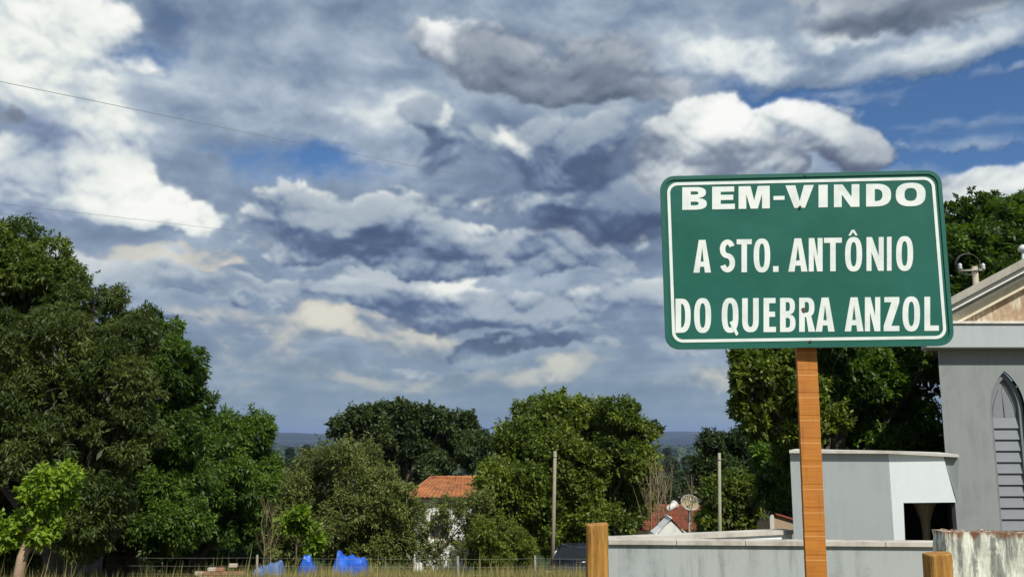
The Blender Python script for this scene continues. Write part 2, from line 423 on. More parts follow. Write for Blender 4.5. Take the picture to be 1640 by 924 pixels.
# ============================================================ ground
_rng = np.random.RandomState(3)
def gnoise(x, y, s, seed=0):
    return (np.sin(x * s + seed) * np.cos(y * s * 1.3 + seed * 2) + 0.5 * np.sin(x * s * 2.3 + y * s * 1.1 + seed * 3) + 0.25 * np.sin(x * s * 4.9 - y * s * 3.7 + seed)) / 1.75
def sstep(x, a, b):
    t = np.clip((x - a) / (b - a), 0, 1); return t * t * (3 - 2 * t)
def gz(x, y):
    x = np.asarray(x, float); y = np.asarray(y, float)
    prof = np.interp(y, [-4000, -60, 0, 7.5, 9.5, 11.5, 14, 30, 70, 120, 300, 700, 1600, 4000, 30000],
                     [60, 3, 0, 0, -.12, -.42, -0.86, -3.0, -8.8, -15, -28, -40, -52, -60, -60])
    m = sstep(x - 0.112 * y, 0.0, 1.2) * (1 - sstep(y, 11.2, 15.5) * (1 - sstep(x - 0.40 * y, 0.0, 1.5))) * (1 - sstep(y, 24, 40))
    z = prof * (1 - m)
    r = np.hypot(x, y)
    z = z + gnoise(x, y, 0.55, 1) * 0.06 * sstep(r, 4, 10) * (1 - m)
    z = z + gnoise(x, y, 0.006, 2) * 6 * sstep(r, 300, 900) + gnoise(x, y, 0.0016, 5) * 14 * sstep(r, 1200, 3500)
    z = z + (gnoise(x, y, 0.00055, 4) * 24 + gnoise(x, y, 0.0016, 9) * 12 + gnoise(x, y, 0.004, 3) * 4 + 88) * sstep(r, 5200, 8600) * np.where(y > 0, 1, 0.8)
    return z
def ground_mesh():
    th = np.concatenate([np.arange(-50, 50, 0.8), np.arange(50, 310, 6.5)]) * math.pi / 180
    rr = np.concatenate([[0.5, 2, 4, 6], np.arange(7, 20, 0.4), 20 * 1.045 ** np.arange(0, 160)])
    rr = rr[rr < 21000]
    T, Q = np.meshgrid(th, rr)
    X, Y = Q * np.sin(T), Q * np.cos(T)
    V = np.stack([X, Y, gz(X, Y)], -1)
    nt, nr = len(th), len(rr)
    V = V.reshape(-1, 3)
    i, j = np.meshgrid(np.arange(nt), np.arange(nr - 1))
    a = j * nt + i; b = j * nt + (i + 1) % nt
    f = np.stack([a, b, b + nt, a + nt], -1).reshape(-1, 4)
    f = f[:, ::-1]
    me = raw_mesh('ground', V, f, 4, smooth_=True)
    return me
mg, t, p, out = material('ground_cover')
o_ = geo(t)
far = t.n.new('ShaderNodeSeparateXYZ'); t.put(far.inputs[0], o_)
dist = t.vec('LENGTH', o_, out=1)
fields = t.voro(t.vec('MULTIPLY', o_, (0.0022, 0.0011, 0)), 1.0, 0, 0.5, 'F1', out=1)
fsep = t.n.new('ShaderNodeSeparateColor'); t.put(fsep.inputs[0], fields)
fieldcol = t.ramp(fsep.outputs[0], [(0.0, lin(0.030, 0.055, 0.020)), (0.35, lin(0.055, 0.085, 0.028)), (0.55, lin(0.075, 0.10, 0.035)), (0.72, lin(0.035, 0.06, 0.022)), (0.86, lin(0.20, 0.155, 0.10)), (1.0, lin(0.05, 0.08, 0.025))], 'CONSTANT')
wood = t.mapr(t.noise(o_, 0.008, 6, 0.65), 0.44, 0.54)
farcol = t.mix(wood, fieldcol, lin(0.018, 0.036, 0.014))
farcol = t.mix(t.mapr(dist, 3500, 6500, 0, .85), farcol, t.mix(t.mapr(t.noise(o_, 0.0012, 6, 0.65), .40, .62), lin(0.012, 0.020, 0.016), lin(0.045, 0.055, 0.035)))
dry = t.mapr(t.noise(o_, 0.5, 5, 0.6), 0.40, 0.62)
near = t.mix(dry, lin(0.055, 0.08, 0.02), lin(0.20, 0.15, 0.075))
near = t.mix(t.mapr(t.noise(o_, 9, 5, 0.6), 0.45, 0.7), near, lin(0.11, 0.065, 0.035))
t.put(p.inputs['Base Color'], t.mix(t.mapr(dist, 60, 160), near, farcol))
p.inputs['Roughness'].default_value = 0.95
p.inputs['Specular IOR Level'].default_value = 0.1
bump(t, p, t.noise(o_, 12, 6, 0.6), 0.5, 0.03)
obj('ground', ground_mesh(), mg, kind='structure')

# ============================================================ leaves, crowns, trees
def nrm(v): return v / np.maximum(np.linalg.norm(v, axis=-1, keepdims=True), 1e-9)
def leaf_arrays(c, ax, rng, K, L, Wd, droop, ctone, spread=1.0, jit=0.25):
    """K leaves round each twig tip c, along axis ax"""
    n = len(c)
    C3 = np.repeat(c, K, 0) + rng.normal(size=(n * K, 3)) * L * jit
    A = np.repeat(ax, K, 0)
    rnd = nrm(rng.normal(size=(n * K, 3)))
    d = nrm(A * (0.55) + rnd * spread + np.array([0, 0, -droop]))
    s = nrm(np.cross(d, nrm(rng.normal(size=(n * K, 3)) * 0.55 + np.array([0, 0, 1.0]))))
    nn = np.cross(s, d)
    l = L * rng.uniform(0.45, 1.35, (n * K, 1)); ww = Wd * rng.uniform(0.7, 1.2, (n * K, 1))
    p0 = C3; p2 = C3 + d * l - np.array([0, 0, 1.0]) * l * 0.12
    mid = C3 + d * l * 0.48
    p1 = mid + s * ww * 0.5 - nn * ww * 0.16; p3 = mid - s * ww * 0.5 - nn * ww * 0.16
    V = np.stack([p0, p1, p2, p3], 1).reshape(-1, 3)
    i = np.arange(n * K) * 4
    Fc = np.stack([np.stack([i, i + 1, i + 2], -1), np.stack([i, i + 2, i + 3], -1)], 1).reshape(-1, 3)
    tone = np.clip(np.repeat(ctone, K) + rng.normal(size=n * K) * 0.16, 0, 1)
    return V, Fc, np.repeat(tone, 4)
def crown_mesh(lobes, rng, dens, L, Wd, K=6, droop=0.35, sub=9, subr=0.46, tone0=0.4, tvar=0.18, hollow=0.35, vert=0.92, spread=1.0, core=True):
    """lobes: (centre Vector, radius). Every lobe carries smaller clumps, every clump leaf whorls."""
    Vs, Fs, Ts = [], [], []; base = 0
    def add(V, Fc, T):
        nonlocal base
        Vs.append(V); Fs.append(Fc + base); Ts.append(T); base += len(V)
    for c, r in lobes:
        c = np.array(c)
        for k in range(sub):
            ph = (k + rng.rand() * 0.7) * 2.399963; z = 1 - 2 * (k + 0.5) / sub + rng.normal() * 0.08
            z = max(-1, min(1, z)); q = math.sqrt(max(0, 1 - z * z))
            dv = np.array([q * math.cos(ph), q * math.sin(ph), z])
            sr = r * subr * rng.uniform(0.55, 1.35)
            sc_ = c + dv * (r - sr * 0.85) * np.array([1, 1, vert]) * rng.uniform(0.82, 1.20)
            area = 4 * math.pi * sr * sr
            n = max(8, int(area * dens / K))
            d = nrm(rng.normal(size=(n, 3)))
            keep = (d @ dv > -0.45)
            d = d[keep]
            rad = sr * (1 - hollow * rng.rand(len(d), 1) ** 1.6) * (1 + 0.10 * np.sin(d[:, :1] * 7 + k) * np.cos(d[:, 2:] * 6))
            pts = sc_ + d * rad * np.array([1, 1, 0.82])
            ax = nrm(d + dv * 0.4 + np.array([0, 0, 0.25]))
            for _ in range(2):                                   # sprigs reaching out of the clump
                sd_ = nrm(dv + rng.normal(size=3) * .55 + np.array([0, 0, .2])); m_ = max(3, int(7 * sr))
                q_ = rng.uniform(.85, 1.0 + .55 * rng.rand(), (m_, 1))
                pp_ = sc_ + sd_ * sr * q_ + rng.normal(size=(m_, 3)) * sr * .07
                pts = np.concatenate([pts, pp_]); ax = np.concatenate([ax, np.repeat(sd_[None], m_, 0)]); d = np.concatenate([d, np.repeat(sd_[None], m_, 0)])
            ct = tone0 + rng.normal() * tvar + rng.normal(size=len(d)) * tvar * 0.7
            add(*leaf_arrays(pts, ax, rng, K, L, Wd, droop, ct, spread))
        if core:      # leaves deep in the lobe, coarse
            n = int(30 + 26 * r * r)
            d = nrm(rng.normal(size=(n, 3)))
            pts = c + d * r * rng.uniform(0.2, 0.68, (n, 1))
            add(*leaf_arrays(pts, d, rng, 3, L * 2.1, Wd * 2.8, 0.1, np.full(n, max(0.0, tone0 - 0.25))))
    V = np.concatenate(Vs); Fc = np.concatenate(Fs); T = np.concatenate(Ts)
    return raw_mesh('crown', V, Fc, 3, T)
def plobes(spec, d, rng, ydev=0.5):
    """lobes given by where they appear: px, py, radius px [, extra depth]"""
    out_ = []
    for s_ in spec:
        r = s_[2] / F * d
        dd = d + (s_[3] if len(s_) > 3 else rng.uniform(-ydev, ydev) * r * 2)
        out_.append((at(s_[0], s_[1], dd), s_[2] / F * dd))
    return out_
def tree(name, label, cat, lobes, d, basepx, mat, bark, seed, trunk_r=0.22, trunk_top=None, group=None, limbs=True, ntrunk=1, **kw):
    rng = np.random.RandomState(seed); rnd = random.Random(seed)
    L = plobes(lobes, d, rng)
    cx = sum(l[0].x for l in L) / len(L); cy = sum(l[0].y for l in L) / len(L)
    bx = at(basepx, 700, d).x if basepx is not None else cx
    base = Vector((bx, d, float(gz(bx, d)) - 0.1))
    root = thing(name, label, cat, base, group)
    bm = bmesh.new()
    zmin = min(l[0].z - l[1] for l in L)
    forks = []
    for q in range(ntrunk):
        off = Vector((rnd.uniform(-0.5, 0.5), rnd.uniform(-0.3, 0.3), 0)) * (0 if ntrunk == 1 else 1.5)
        cen = Vector((cx * 0.5 + bx * 0.5, cy, 0))
        fz = max(zmin, base.z + 0.8) if trunk_top is None else trunk_top
        fork = Vector(((bx + cen.x) / 2 + off.x * 1.4, cy, fz + rnd.uniform(-.1, .3)))
        b0 = base + off
        pts = [b0.lerp(fork, k / 4) + Vector((rnd.uniform(-.05, .05), rnd.uniform(-.05, .05), 0)) * (1 if 0 < k < 4 else 0) for k in range(5)]
        tube(bm, [p_ - base for p_ in pts], [trunk_r * x for x in (1.25, 1.0, .9, .85, .8)], 9)
        forks.append(fork)
    if limbs:
        for c, r in L:
            fork = min(forks, key=lambda f_: (f_ - c).length)
            mid = fork.lerp(c, 0.5) + Vector((rnd.uniform(-.2, .2), rnd.uniform(-.2, .2), rnd.uniform(0, .3))) * r
            tube(bm, [fork - base, mid - base, c - base], [trunk_r * .5, trunk_r * .34, trunk_r * .16], 6, False)
            for _ in range(3):
                e = c + Vector((rnd.uniform(-1, 1), rnd.uniform(-1, 1), rnd.uniform(-.4, 1))).normalized() * r * 0.85
                tube(bm, [c.lerp(mid, .3) - base, c.lerp(e, .5) - base + Vector((0, 0, .05)), e - base], [trunk_r * .16, trunk_r * .1, trunk_r * .03], 5, False)
    obj('trunk', bm, bark, root)
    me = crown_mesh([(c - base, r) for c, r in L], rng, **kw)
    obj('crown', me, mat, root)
    return root
# ============================================================ the welcome sign
WS, HS = 2.0, 1.2597
SC = Vector((2.0835, 6.4, 2.852))
yaw, pit, roll = -0.0510, 0.0162, 0.0089
r_ = Vector((math.cos(yaw), math.sin(yaw), 0)); n_ = Vector((math.sin(yaw), -math.cos(yaw), 0))
up2 = Vector((0, 0, 1)) * math.cos(pit) + n_ * math.sin(pit)
ex = r_ * math.cos(roll) + up2 * math.sin(roll); ez = -r_ * math.sin(roll) + up2 * math.cos(roll)
ey = ez.cross(ex)              # away from the viewer
MS = Matrix(((ex.x, ey.x, ez.x), (ex.y, ey.y, ez.y), (ex.z, ey.z, ez.z))).to_4x4()
sign = thing('welcome_sign', 'green welcome sign with white lettering on a single orange-brown wooden post', 'sign', (SC.x + 0.06, 6.47, 0))
def sobj(name, bm, mat, parent=sign, **k):
    for v in bm.verts: v.co = (MS @ v.co) + SC - sign.location
    return obj(name, bm, mat, parent, **k)
def rrect(w, h, r, n=7):
    pts = []
    for cx, cz, a0 in ((w / 2 - r, h / 2 - r, 0), (-w / 2 + r, h / 2 - r, 90), (-w / 2 + r, -h / 2 + r, 180), (w / 2 - r, -h / 2 + r, 270)):
        for k in range(n + 1):
            a = R(a0 + 90 * k / n); pts.append((cx + r * math.cos(a), cz + r * math.sin(a)))
    return pts
m_green, t, p, out = material('green_sign_paint')
o_ = geo(t)
gr = t.mix(t.mapr(t.noise(o_, 2.5, 6, 0.6), 0.35, 0.7), lin(0.010, 0.105, 0.074), lin(0.013, 0.125, 0.092))
gr = t.mix(t.math('MULTIPLY', t.mapr(t.noise(t.vec('MULTIPLY', o_, (9, 9, 1.2)), 2, 5, 0.6), 0.55, 0.8), 0.25), gr, lin(0.03, 0.15, 0.12))
sc1 = t.mapr(t.noise(t.vec('MULTIPLY', o_, (3, 3, 60)), 1.2, 4, .7), .70, .74)
gr = t.mix(t.math('MULTIPLY', sc1, 0.22), gr, lin(0.05, 0.19, 0.15))
gr = t.mix(t.math('MULTIPLY', t.mapr(t.noise(o_, 38, 5, .7), .62, .72), .5), gr, lin(0.03, 0.07, 0.05))
gr = t.mix(t.math('MULTIPLY', t.mapr(t.noise(o_, 0.9, 3, 0.5), 0.45, 0.7), 0.35), gr, lin(0.022, 0.15, 0.115))
t.put(p.inputs['Base Color'], gr); p.inputs['Roughness'].default_value = 0.42; p.inputs['Specular IOR Level'].default_value = 0.35
bump(t, p, t.noise(o_, 2.2, 3, 0.5), 0.35, 0.03)
m_white, t, p, out = material('white_sign_vinyl')
o_ = geo(t)
wc = t.mix(t.mapr(t.noise(o_, 7, 6, 0.65), 0.40, 0.75), lin(0.80, 0.84, 0.80), lin(0.62, 0.70, 0.66))
wc = t.mix(t.math('MULTIPLY', t.mapr(t.noise(o_, 55, 4, 0.6), 0.62, 0.75), 0.4), wc, lin(0.30, 0.36, 0.30))
t.put(p.inputs['Base Color'], wc); p.inputs['Roughness'].default_value = 0.5
m_green_edge = plain('green_sign_frame', (0.010, 0.115, 0.082), 0.45, 0.1)
bm = bmesh.new(); prism(bm, rrect(WS - 0.03, HS - 0.03, 0.08), 0.012)
sobj('panel', bm, m_green)
bm = bmesh.new(); prism(bm, rrect(WS, HS, 0.10), 0.034, holes=[rrect(WS - 0.055, HS - 0.055, 0.075)]); 
for v in bm.verts: v.co.y -= 0.008
sobj('edge_frame', bm, m_green_edge)
bm = bmesh.new(); prism(bm, rrect(WS - 0.095, HS - 0.095, 0.075), 0.006, holes=[rrect(WS - 0.138, HS - 0.138, 0.055)])
for v in bm.verts: v.co.y -= 0.003
sobj('border_stripe', bm, m_white)

def sign_uv(px, py):
    r = ray(px, py); k = (SC - EYE).dot(ey) / r.dot(ey); q = EYE + r * k - SC
    return q.dot(ex), q.dot(ez)
def sell(cx, cz, a, b, t0, t1, n, e=2.5):
    pts = []
    for k in range(n + 1):
        th = R(t0 + (t1 - t0) * k / n); c, s = math.cos(th), math.sin(th)
        pts.append((cx + a * math.copysign(abs(c) ** (2 / e), c), cz + b * math.copysign(abs(s) ** (2 / e), s)))
    return pts
def glyph(ch, w, h, sv, sh):
    """outline and holes of a heavy sans-serif capital in a w x h box"""
    N = 20
    if ch == 'E':
        m = h * .52
        return [[(0, 0), (w, 0), (w, sh), (sv, sh), (sv, m - sh / 2), (w * .93, m - sh / 2), (w * .93, m + sh / 2), (sv, m + sh / 2), (sv, h - sh), (w * .97, h - sh), (w * .97, h), (0, h)]]
    if ch == 'L': return [[(0, 0), (w, 0), (w, sh), (sv, sh), (sv, h), (0, h)]]
    if ch == 'T': return [[(w / 2 - sv / 2, 0), (w / 2 + sv / 2, 0), (w / 2 + sv / 2, h - sh), (w, h - sh), (w, h), (0, h), (0, h - sh), (w / 2 - sv / 2, h - sh)]]
    if ch in 'I-.': return [[(0, 0), (w, 0), (w, h), (0, h)]]
    if ch == 'M': return [[(0, 0), (sv * .9, 0), (sv * .9, h * .64), (w / 2 - sv * .42, 0), (w / 2 + sv * .42, 0), (w - sv * .9, h * .64), (w - sv * .9, 0), (w, 0), (w, h), (w - sv * 1.4, h), (w / 2, h * .36), (sv * 1.4, h), (0, h)]]
    if ch == 'N': return [[(0, 0), (sv * .9, 0), (sv * .9, h * .56), (w - sv * 1.0, 0), (w, 0), (w, h), (w - sv * .9, h), (w - sv * .9, h * .44), (sv * 1.0, h), (0, h)]]
    if ch == 'V': return [[(w / 2 - sv * .62, 0), (w / 2 + sv * .62, 0), (w, h), (w - sv * 1.15, h), (w / 2, h * .30), (sv * 1.15, h), (0, h)]]
    if ch == 'Z': return [[(0, 0), (w, 0), (w, sh), (sv * 1.35, sh), (w, h - sh), (w, h), (w * .04, h), (w * .04, h - sh), (w - sv * 1.4, h - sh), (0, sh)]]
    if ch == 'A':
        ha, y1 = h * .78, h * .18; xl = lambda y: 1.12 * sv + (w / 2 - 1.12 * sv) * y / ha
        return [[(0, 0), (1.12 * sv, 0), (xl(y1), y1), (w - xl(y1), y1), (w - 1.12 * sv, 0), (w, 0), (w / 2 + .62 * sv, h), (w / 2 - .62 * sv, h)], [(xl(y1 + sh), y1 + sh), (w - xl(y1 + sh), y1 + sh), (w / 2, ha)]]
    if ch in 'OQ': return [sell(w / 2, h / 2, w / 2, h / 2, 0, 360, 32)[:-1], sell(w / 2, h / 2, w / 2 - sv, h / 2 - sh, 0, 360, 32)[:-1]]
    if ch == 'D':
        x0 = w * .38
        return [[(0, 0)] + sell(x0, h / 2, w - x0, h / 2, -90, 90, N) + [(0, h)], [(sv, sh)] + sell(max(x0, sv), h / 2, w - sv - max(x0, sv), h / 2 - sh, -90, 90, N) + [(sv, h - sh)]]
    if ch == 'U':
        zc = h * .36
        return [[(0, h)] + sell(w / 2, zc, w / 2, zc, 180, 360, N) + [(w, h), (w - sv, h)] + sell(w / 2, zc, w / 2 - sv, zc - sh, 360, 180, N) + [(sv, h)]]
    if ch == 'B':
        x0 = w * .52; m = h * .51; x1 = max(x0, sv + .01 * w)
        lo = sell(x0, m / 2, w - x0, m / 2, -90, 78, 12); hi = sell(x0, (h + m) / 2, (w - x0) * .93, (h - m) / 2, -78, 90, 12)
        hb = sell(x1, m / 2 + sh * .08, w - sv * .95 - x1, m / 2 - sh * .75, -90, 90, 10); ht = sell(x1, (h + m) / 2 - sh * .08, (w - sv * .95 - x1) * .9, (h - m) / 2 - sh * .75, -90, 90, 10)
        return [[(0, 0)] + lo + hi + [(0, h)], [(sv, hb[0][1])] + hb + [(sv, hb[-1][1])], [(sv, ht[0][1])] + ht + [(sv, ht[-1][1])]]
    if ch == 'R':
        x0 = w * .50; m = h * .43; x1 = max(x0, sv + .01 * w)
        bo = sell(x0, (h + m) / 2, w * .95 - x0, (h - m) / 2, -62, 90, 14); ht = sell(x1, (h + m) / 2, w * .95 - sv * .95 - x1, (h - m) / 2 - sh * .85, -90, 90, 10)
        return [[(0, 0), (sv, 0), (sv, m), (w * .44, m), (w - sv * 1.2, 0), (w, 0)] + bo + [(0, h)], [(sv, ht[0][1])] + ht + [(sv, ht[-1][1])]]
    if ch == '^': return [[(0, 0), (w * .24, 0), (w * .5, h * .58), (w * .76, 0), (w, 0), (w * .66, h), (w * .34, h)]]
    if ch == 'S':
        a, b = w / 2 - sv / 2, (h - sh) / 4
        pts = [(w / 2 + a * math.cos(R(q)), h - sh / 2 - b + b * math.sin(R(q)), q) for q in range(22, 256, 13)]
        pts += [(w / 2 + a * math.cos(R(q)), sh / 2 + b + b * math.sin(R(q)), q) for q in range(75, -160, -13)]
        Lp, Rp = [], []
        for i, (x, z, q) in enumerate(pts):
            x2, z2, _ = pts[min(i + 1, len(pts) - 1)]; x1, z1, _ = pts[max(i - 1, 0)]
            dx, dz = x2 - x1, z2 - z1; l = math.hypot(dx, dz) or 1; nx, nz = -dz / l, dx / l
            Lp.append((x + nx * sv / 2, z + nz * sh / 2)); Rp.append((x - nx * sv / 2, z - nz * sh / 2))
        return [Lp + Rp[::-1]]
Z1 = lambda zx, zy: (1040 + zx / 2.718, 250 + zy / 2.718)       # places measured in an enlargement
rows = [
  ([('B', 143, 250), ('E', 273, 372), ('M', 388, 524), ('-', 540, 588), ('V', 592, 716), ('I', 736, 776), ('N', 803, 914), ('D', 943, 1052), ('O', 1072, 1202)],
   lambda x: 137 + (x - 143) / 1057 * (118 - 137), lambda x: 235 + (x - 143) / 1057 * (216 - 235), 38, 24),
  ([('A', 190, 270), ('S', 305, 375), ('T', 378, 448), ('O', 452, 528), ('.', 538, 562), ('A', 603, 690), ('N', 692, 756), ('T', 758, 840), ('O', 850, 928), ('N', 943, 1022), ('I', 1032, 1056), ('O', 1072, 1150)],
   lambda x: 366 + (x - 190) / 960 * (350 - 366), lambda x: 508 + (x - 190) / 960 * (498 - 508), 24, 23),
  ([('D', 112, 182), ('O', 193, 271), ('Q', 313, 390), ('U', 402, 478), ('E', 495, 553), ('B', 567, 638), ('R', 650, 724), ('A', 722, 808), ('A', 848, 934), ('N', 936, 1007), ('Z', 1018, 1090), ('O', 1100, 1180), ('L', 1195, 1262)],
   lambda x: 621 + (x - 112) / 1150 * (612 - 621), lambda x: 769 + (x - 112) / 1150 * (760 - 769), 24.5, 23)]
def letter(ch, a, b, c, sv, sh, dep=0.0):
    """a, b, c: bottom left, bottom right and top left corners in sign coordinates (x, z)"""
    w_ = math.hypot(b[0] - a[0], b[1] - a[1]); h_ = math.hypot(c[0] - a[0], c[1] - a[1])
    g_ = glyph(ch, w_, h_, sv, sh)
    ux = ((b[0] - a[0]) / w_, (b[1] - a[1]) / w_); uz = ((c[0] - a[0]) / h_, (c[1] - a[1]) / h_)
    tr = lambda P_: [(a[0] + x * ux[0] + z * uz[0], a[1] + x * ux[1] + z * uz[1]) for x, z in P_]
    bm = bmesh.new(); prism(bm, tr(g_[0]), 0.004, holes=[tr(h) for h in g_[1:]])
    if ch == 'Q':
        b2 = bmesh.new(); prism(b2, tr([(w_ * .46, h_ * .30), (w_ * .64, h_ * .34), (w_ * 1.0, -h_ * .03), (w_ * .86, -h_ * .09)]), 0.004)
        for v in b2.verts: v.co.y -= 0.0012
        tmp = bpy.data.meshes.new('q'); b2.to_mesh(tmp); b2.free(); bm.from_mesh(tmp)
    for v in bm.verts: v.co.y -= 0.0025
    return sobj('letter', bm, m_white)
PXM = 1 / 2.718 * 6.4 / F
for chars, top, bot, sv, sh in rows:
    for ch, x0, x1 in chars:
        yt0, yb0, yb1 = top(x0), bot(x0), bot(x1)
        if ch == '.': yt0 = yb0 - 25
        if ch == '-': yb0 -= 36; yb1 -= 36; yt0 = yb0 - 17
        if sv < 30 and ch != '.': x0 += 1.6; x1 -= 2.2
        if ch in 'OQ': yt0 -= 2; yb0 += 2; yb1 += 2
        letter(ch, sign_uv(*Z1(x0, yb0)), sign_uv(*Z1(x1, yb1)), sign_uv(*Z1(x0, yt0)), sv * PXM, sh * PXM)
letter('^', sign_uv(*Z1(866, 347)), sign_uv(*Z1(906, 346)), sign_uv(*Z1(866, 322)), 0.02, 0.02)
# post
m_post, t, p, out = material('orange_varnished_post')
o_ = geo(t)
sp = t.n.new('ShaderNodeSeparateXYZ'); t.put(sp.inputs[0], o_)
band = t.noise(t.vec('MULTIPLY', o_, (1.5, 1.5, 42)), 2.0, 5, 0.65)
blot = t.noise(t.vec('MULTIPLY', o_, (1, 1, .5)), 6, 4, 0.6)
seg = t.math('FRACT', t.math('DIVIDE', t.math('ADD', sp.outputs[2], 0.02), 0.158))
line = t.mapr(t.math('ABSOLUTE', t.math('SUBTRACT', seg, 0.5)), 0.465, 0.50)
cc = t.mix(t.mapr(band, 0.3, 0.7), lin(0.40, 0.135, 0.010), lin(0.54, 0.205, 0.022))
cc = t.mix(t.math('MULTIPLY', t.mapr(blot, 0.4, 0.7), 0.45), cc, lin(0.36, 0.12, 0.02))
cc = t.mix(t.math('MULTIPLY', t.mapr(t.noise(t.vec('MULTIPLY', o_, (22, 22, 1.3)), 1.5, 6, .7), .52, .68), .45), cc, lin(0.20, 0.075, 0.015))
cc = t.mix(t.math('MULTIPLY', line, 0.55), cc, lin(0.72, 0.42, 0.16))
t.put(p.inputs['Base Color'], cc); p.inputs['Roughness'].default_value = 0.6
bump(t, p, band, 0.3, 0.004)
bt, bb = at(1307, 924, 6.5), at(1290, 560, 6.5)
bm = bmesh.new()
hw = 0.071
dxz = (bb.x - bt.x) / (bb.z - bt.z)
X0 = lambda z: bt.x + dxz * (z - bt.z)
zt = SC.z + 0.52
prev_ = None; z = -0.3
zs = []
while z < zt:
    nz_ = math.floor((z + 0.02 + 1e-6) / 0.158 + 1) * 0.158 - 0.02 + 0.079
    zs.append(z); z = z + 0.158
for z in zs:
    z0, z1 = z + .0015, min(z + 0.158, zt) - .0015
    e_ = 0.0012 * math.sin(z * 37)
    box(bm, X0(z) - hw + e_, X0(z) + hw + e_, 6.475, 6.512, z0, z1)
box(bm, X0(0) - hw + .004 , X0(0) + hw - .004, 6.479, 6.508, -0.4, zs[0] + .01)
b2 = [v for v in bm.verts]
for v in b2: v.co = v.co
box(bm, 0, 1, 0, 1, 0, 1) and None
bm.verts.ensure_lookup_table()
core = list(bm.verts)[-8:]
for v, (x, y, z) in zip(core, ((-1, 0, 0), (1, 0, 0), (1, 1, 0), (-1, 1, 0), (-1, 0, 1), (1, 0, 1), (1, 1, 1), (-1, 1, 1))):
    zz = -0.35 if z == 0 else zt - 0.01
    v.co = Vector((X0(zz) + x * (hw - .003), 6.478 + y * 0.031, zz))
for v in bm.verts: v.co -= sign.location
obj('post', bm, m_post, sign)
m_bolt = plain('rusty_bolt', (0.12, 0.08, 0.06), 0.5, 0.3, metal=0.6)
for px_, py_ in ((1298, 547), (1281, 332), (1289, 281)):
    x, z = sign_uv(px_, py_)
    bm = bmesh.new(); bmesh.ops.create_cone(bm, cap_ends=True, segments=10, radius1=0.011, radius2=0.009, depth=0.010, matrix=Matrix.Translation((x, -0.007, z)) @ Matrix.Rotation(math.pi / 2, 4, 'X'))
    sobj('bolt', bm, m_bolt)
m_dirt = plain('flaked_spot', (0.16, 0.14, 0.10), 0.8, 0.3)
bm = bmesh.new()
x, z = sign_uv(1287, 497)
prism(bm, [(x + .016 * math.cos(a) * (1 + .3 * math.sin(3 * a)), z + .02 * math.sin(a)) for a in [k * .6283 for k in range(10)]], .004)
for v in bm.verts: v.co.y -= 0.0045
sobj('rust_spot', bm, m_bolt)

# ============================================================ wooden posts close by
m_wood, t, p, out = material('weathered_brown_wood')
o_ = geo(t)
gr1 = t.noise(t.vec('MULTIPLY', o_, (16, 16, 1.1)), 2.0, 7, 0.65)
gr2 = t.noise(t.vec('MULTIPLY', o_, (30, 30, 1.4)), 3.0, 5, 0.7)
cw = t.mix(t.mapr(gr1, 0.35, 0.65), lin(0.27, 0.125, 0.018), lin(0.46, 0.235, 0.045))
cw = t.mix(t.mapr(gr2, 0.55, 0.64), cw, lin(0.10, 0.045, 0.015))
t.put(p.inputs['Base Color'], cw); p.inputs['Roughness'].default_value = 0.75
bump(t, p, t.math('ADD', gr1, gr2), 0.6, 0.01)
def wpost(px0, px1, py, d, label, seed, depth=0.13):
    a, b = at(px0, py, d), at(px1, py, d)
    rnd = random.Random(seed)
    cxp = (a.x + b.x) / 2; wd = b.x - a.x
    bm = bmesh.new()
    prof = []
    n = 20
    for k in range(n):                       # squared log: flat faces, rounded corners
        th = 2 * math.pi * k / n
        prof.append((wd / 2 * math.copysign(abs(math.cos(th)) ** .45, math.cos(th)) * (1 + rnd.uniform(-.02, .02)), depth / 2 * math.copysign(abs(math.sin(th)) ** .45, math.sin(th))))
    rings = []
    z0 = float(gz(cxp, d)) - 0.2
    levels = [z0, z0 + .3, a.z - .4, a.z - .12, a.z - 0.008, a.z]
    for i, z in enumerate(levels):
        s = 0.94 if i == len(levels) - 1 else 1
        rings.append([bm.verts.new((x * s + .003 * math.sin(z * 9), y * s, z - z0 + (0.012 * x / wd if i >= 4 else 0))) for x, y in prof])
    for q, w2 in zip(rings, rings[1:]):
        for k in range(n): bm.faces.new((q[k], q[(k + 1) % n], w2[(k + 1) % n], w2[k]))
    bm.faces.new(rings[-1])
    o = obj('wooden_post', bm, m_wood); o.location = (cxp, d, z0)
    tag(o, label, 'post')
wpost(938, 973, 838, 6.5, 'squared brown wooden post standing left of the grey low wall', 1)
wpost(1480, 1519, 885, 5.6, 'shorter brown wooden post in front of the stained old wall', 2)

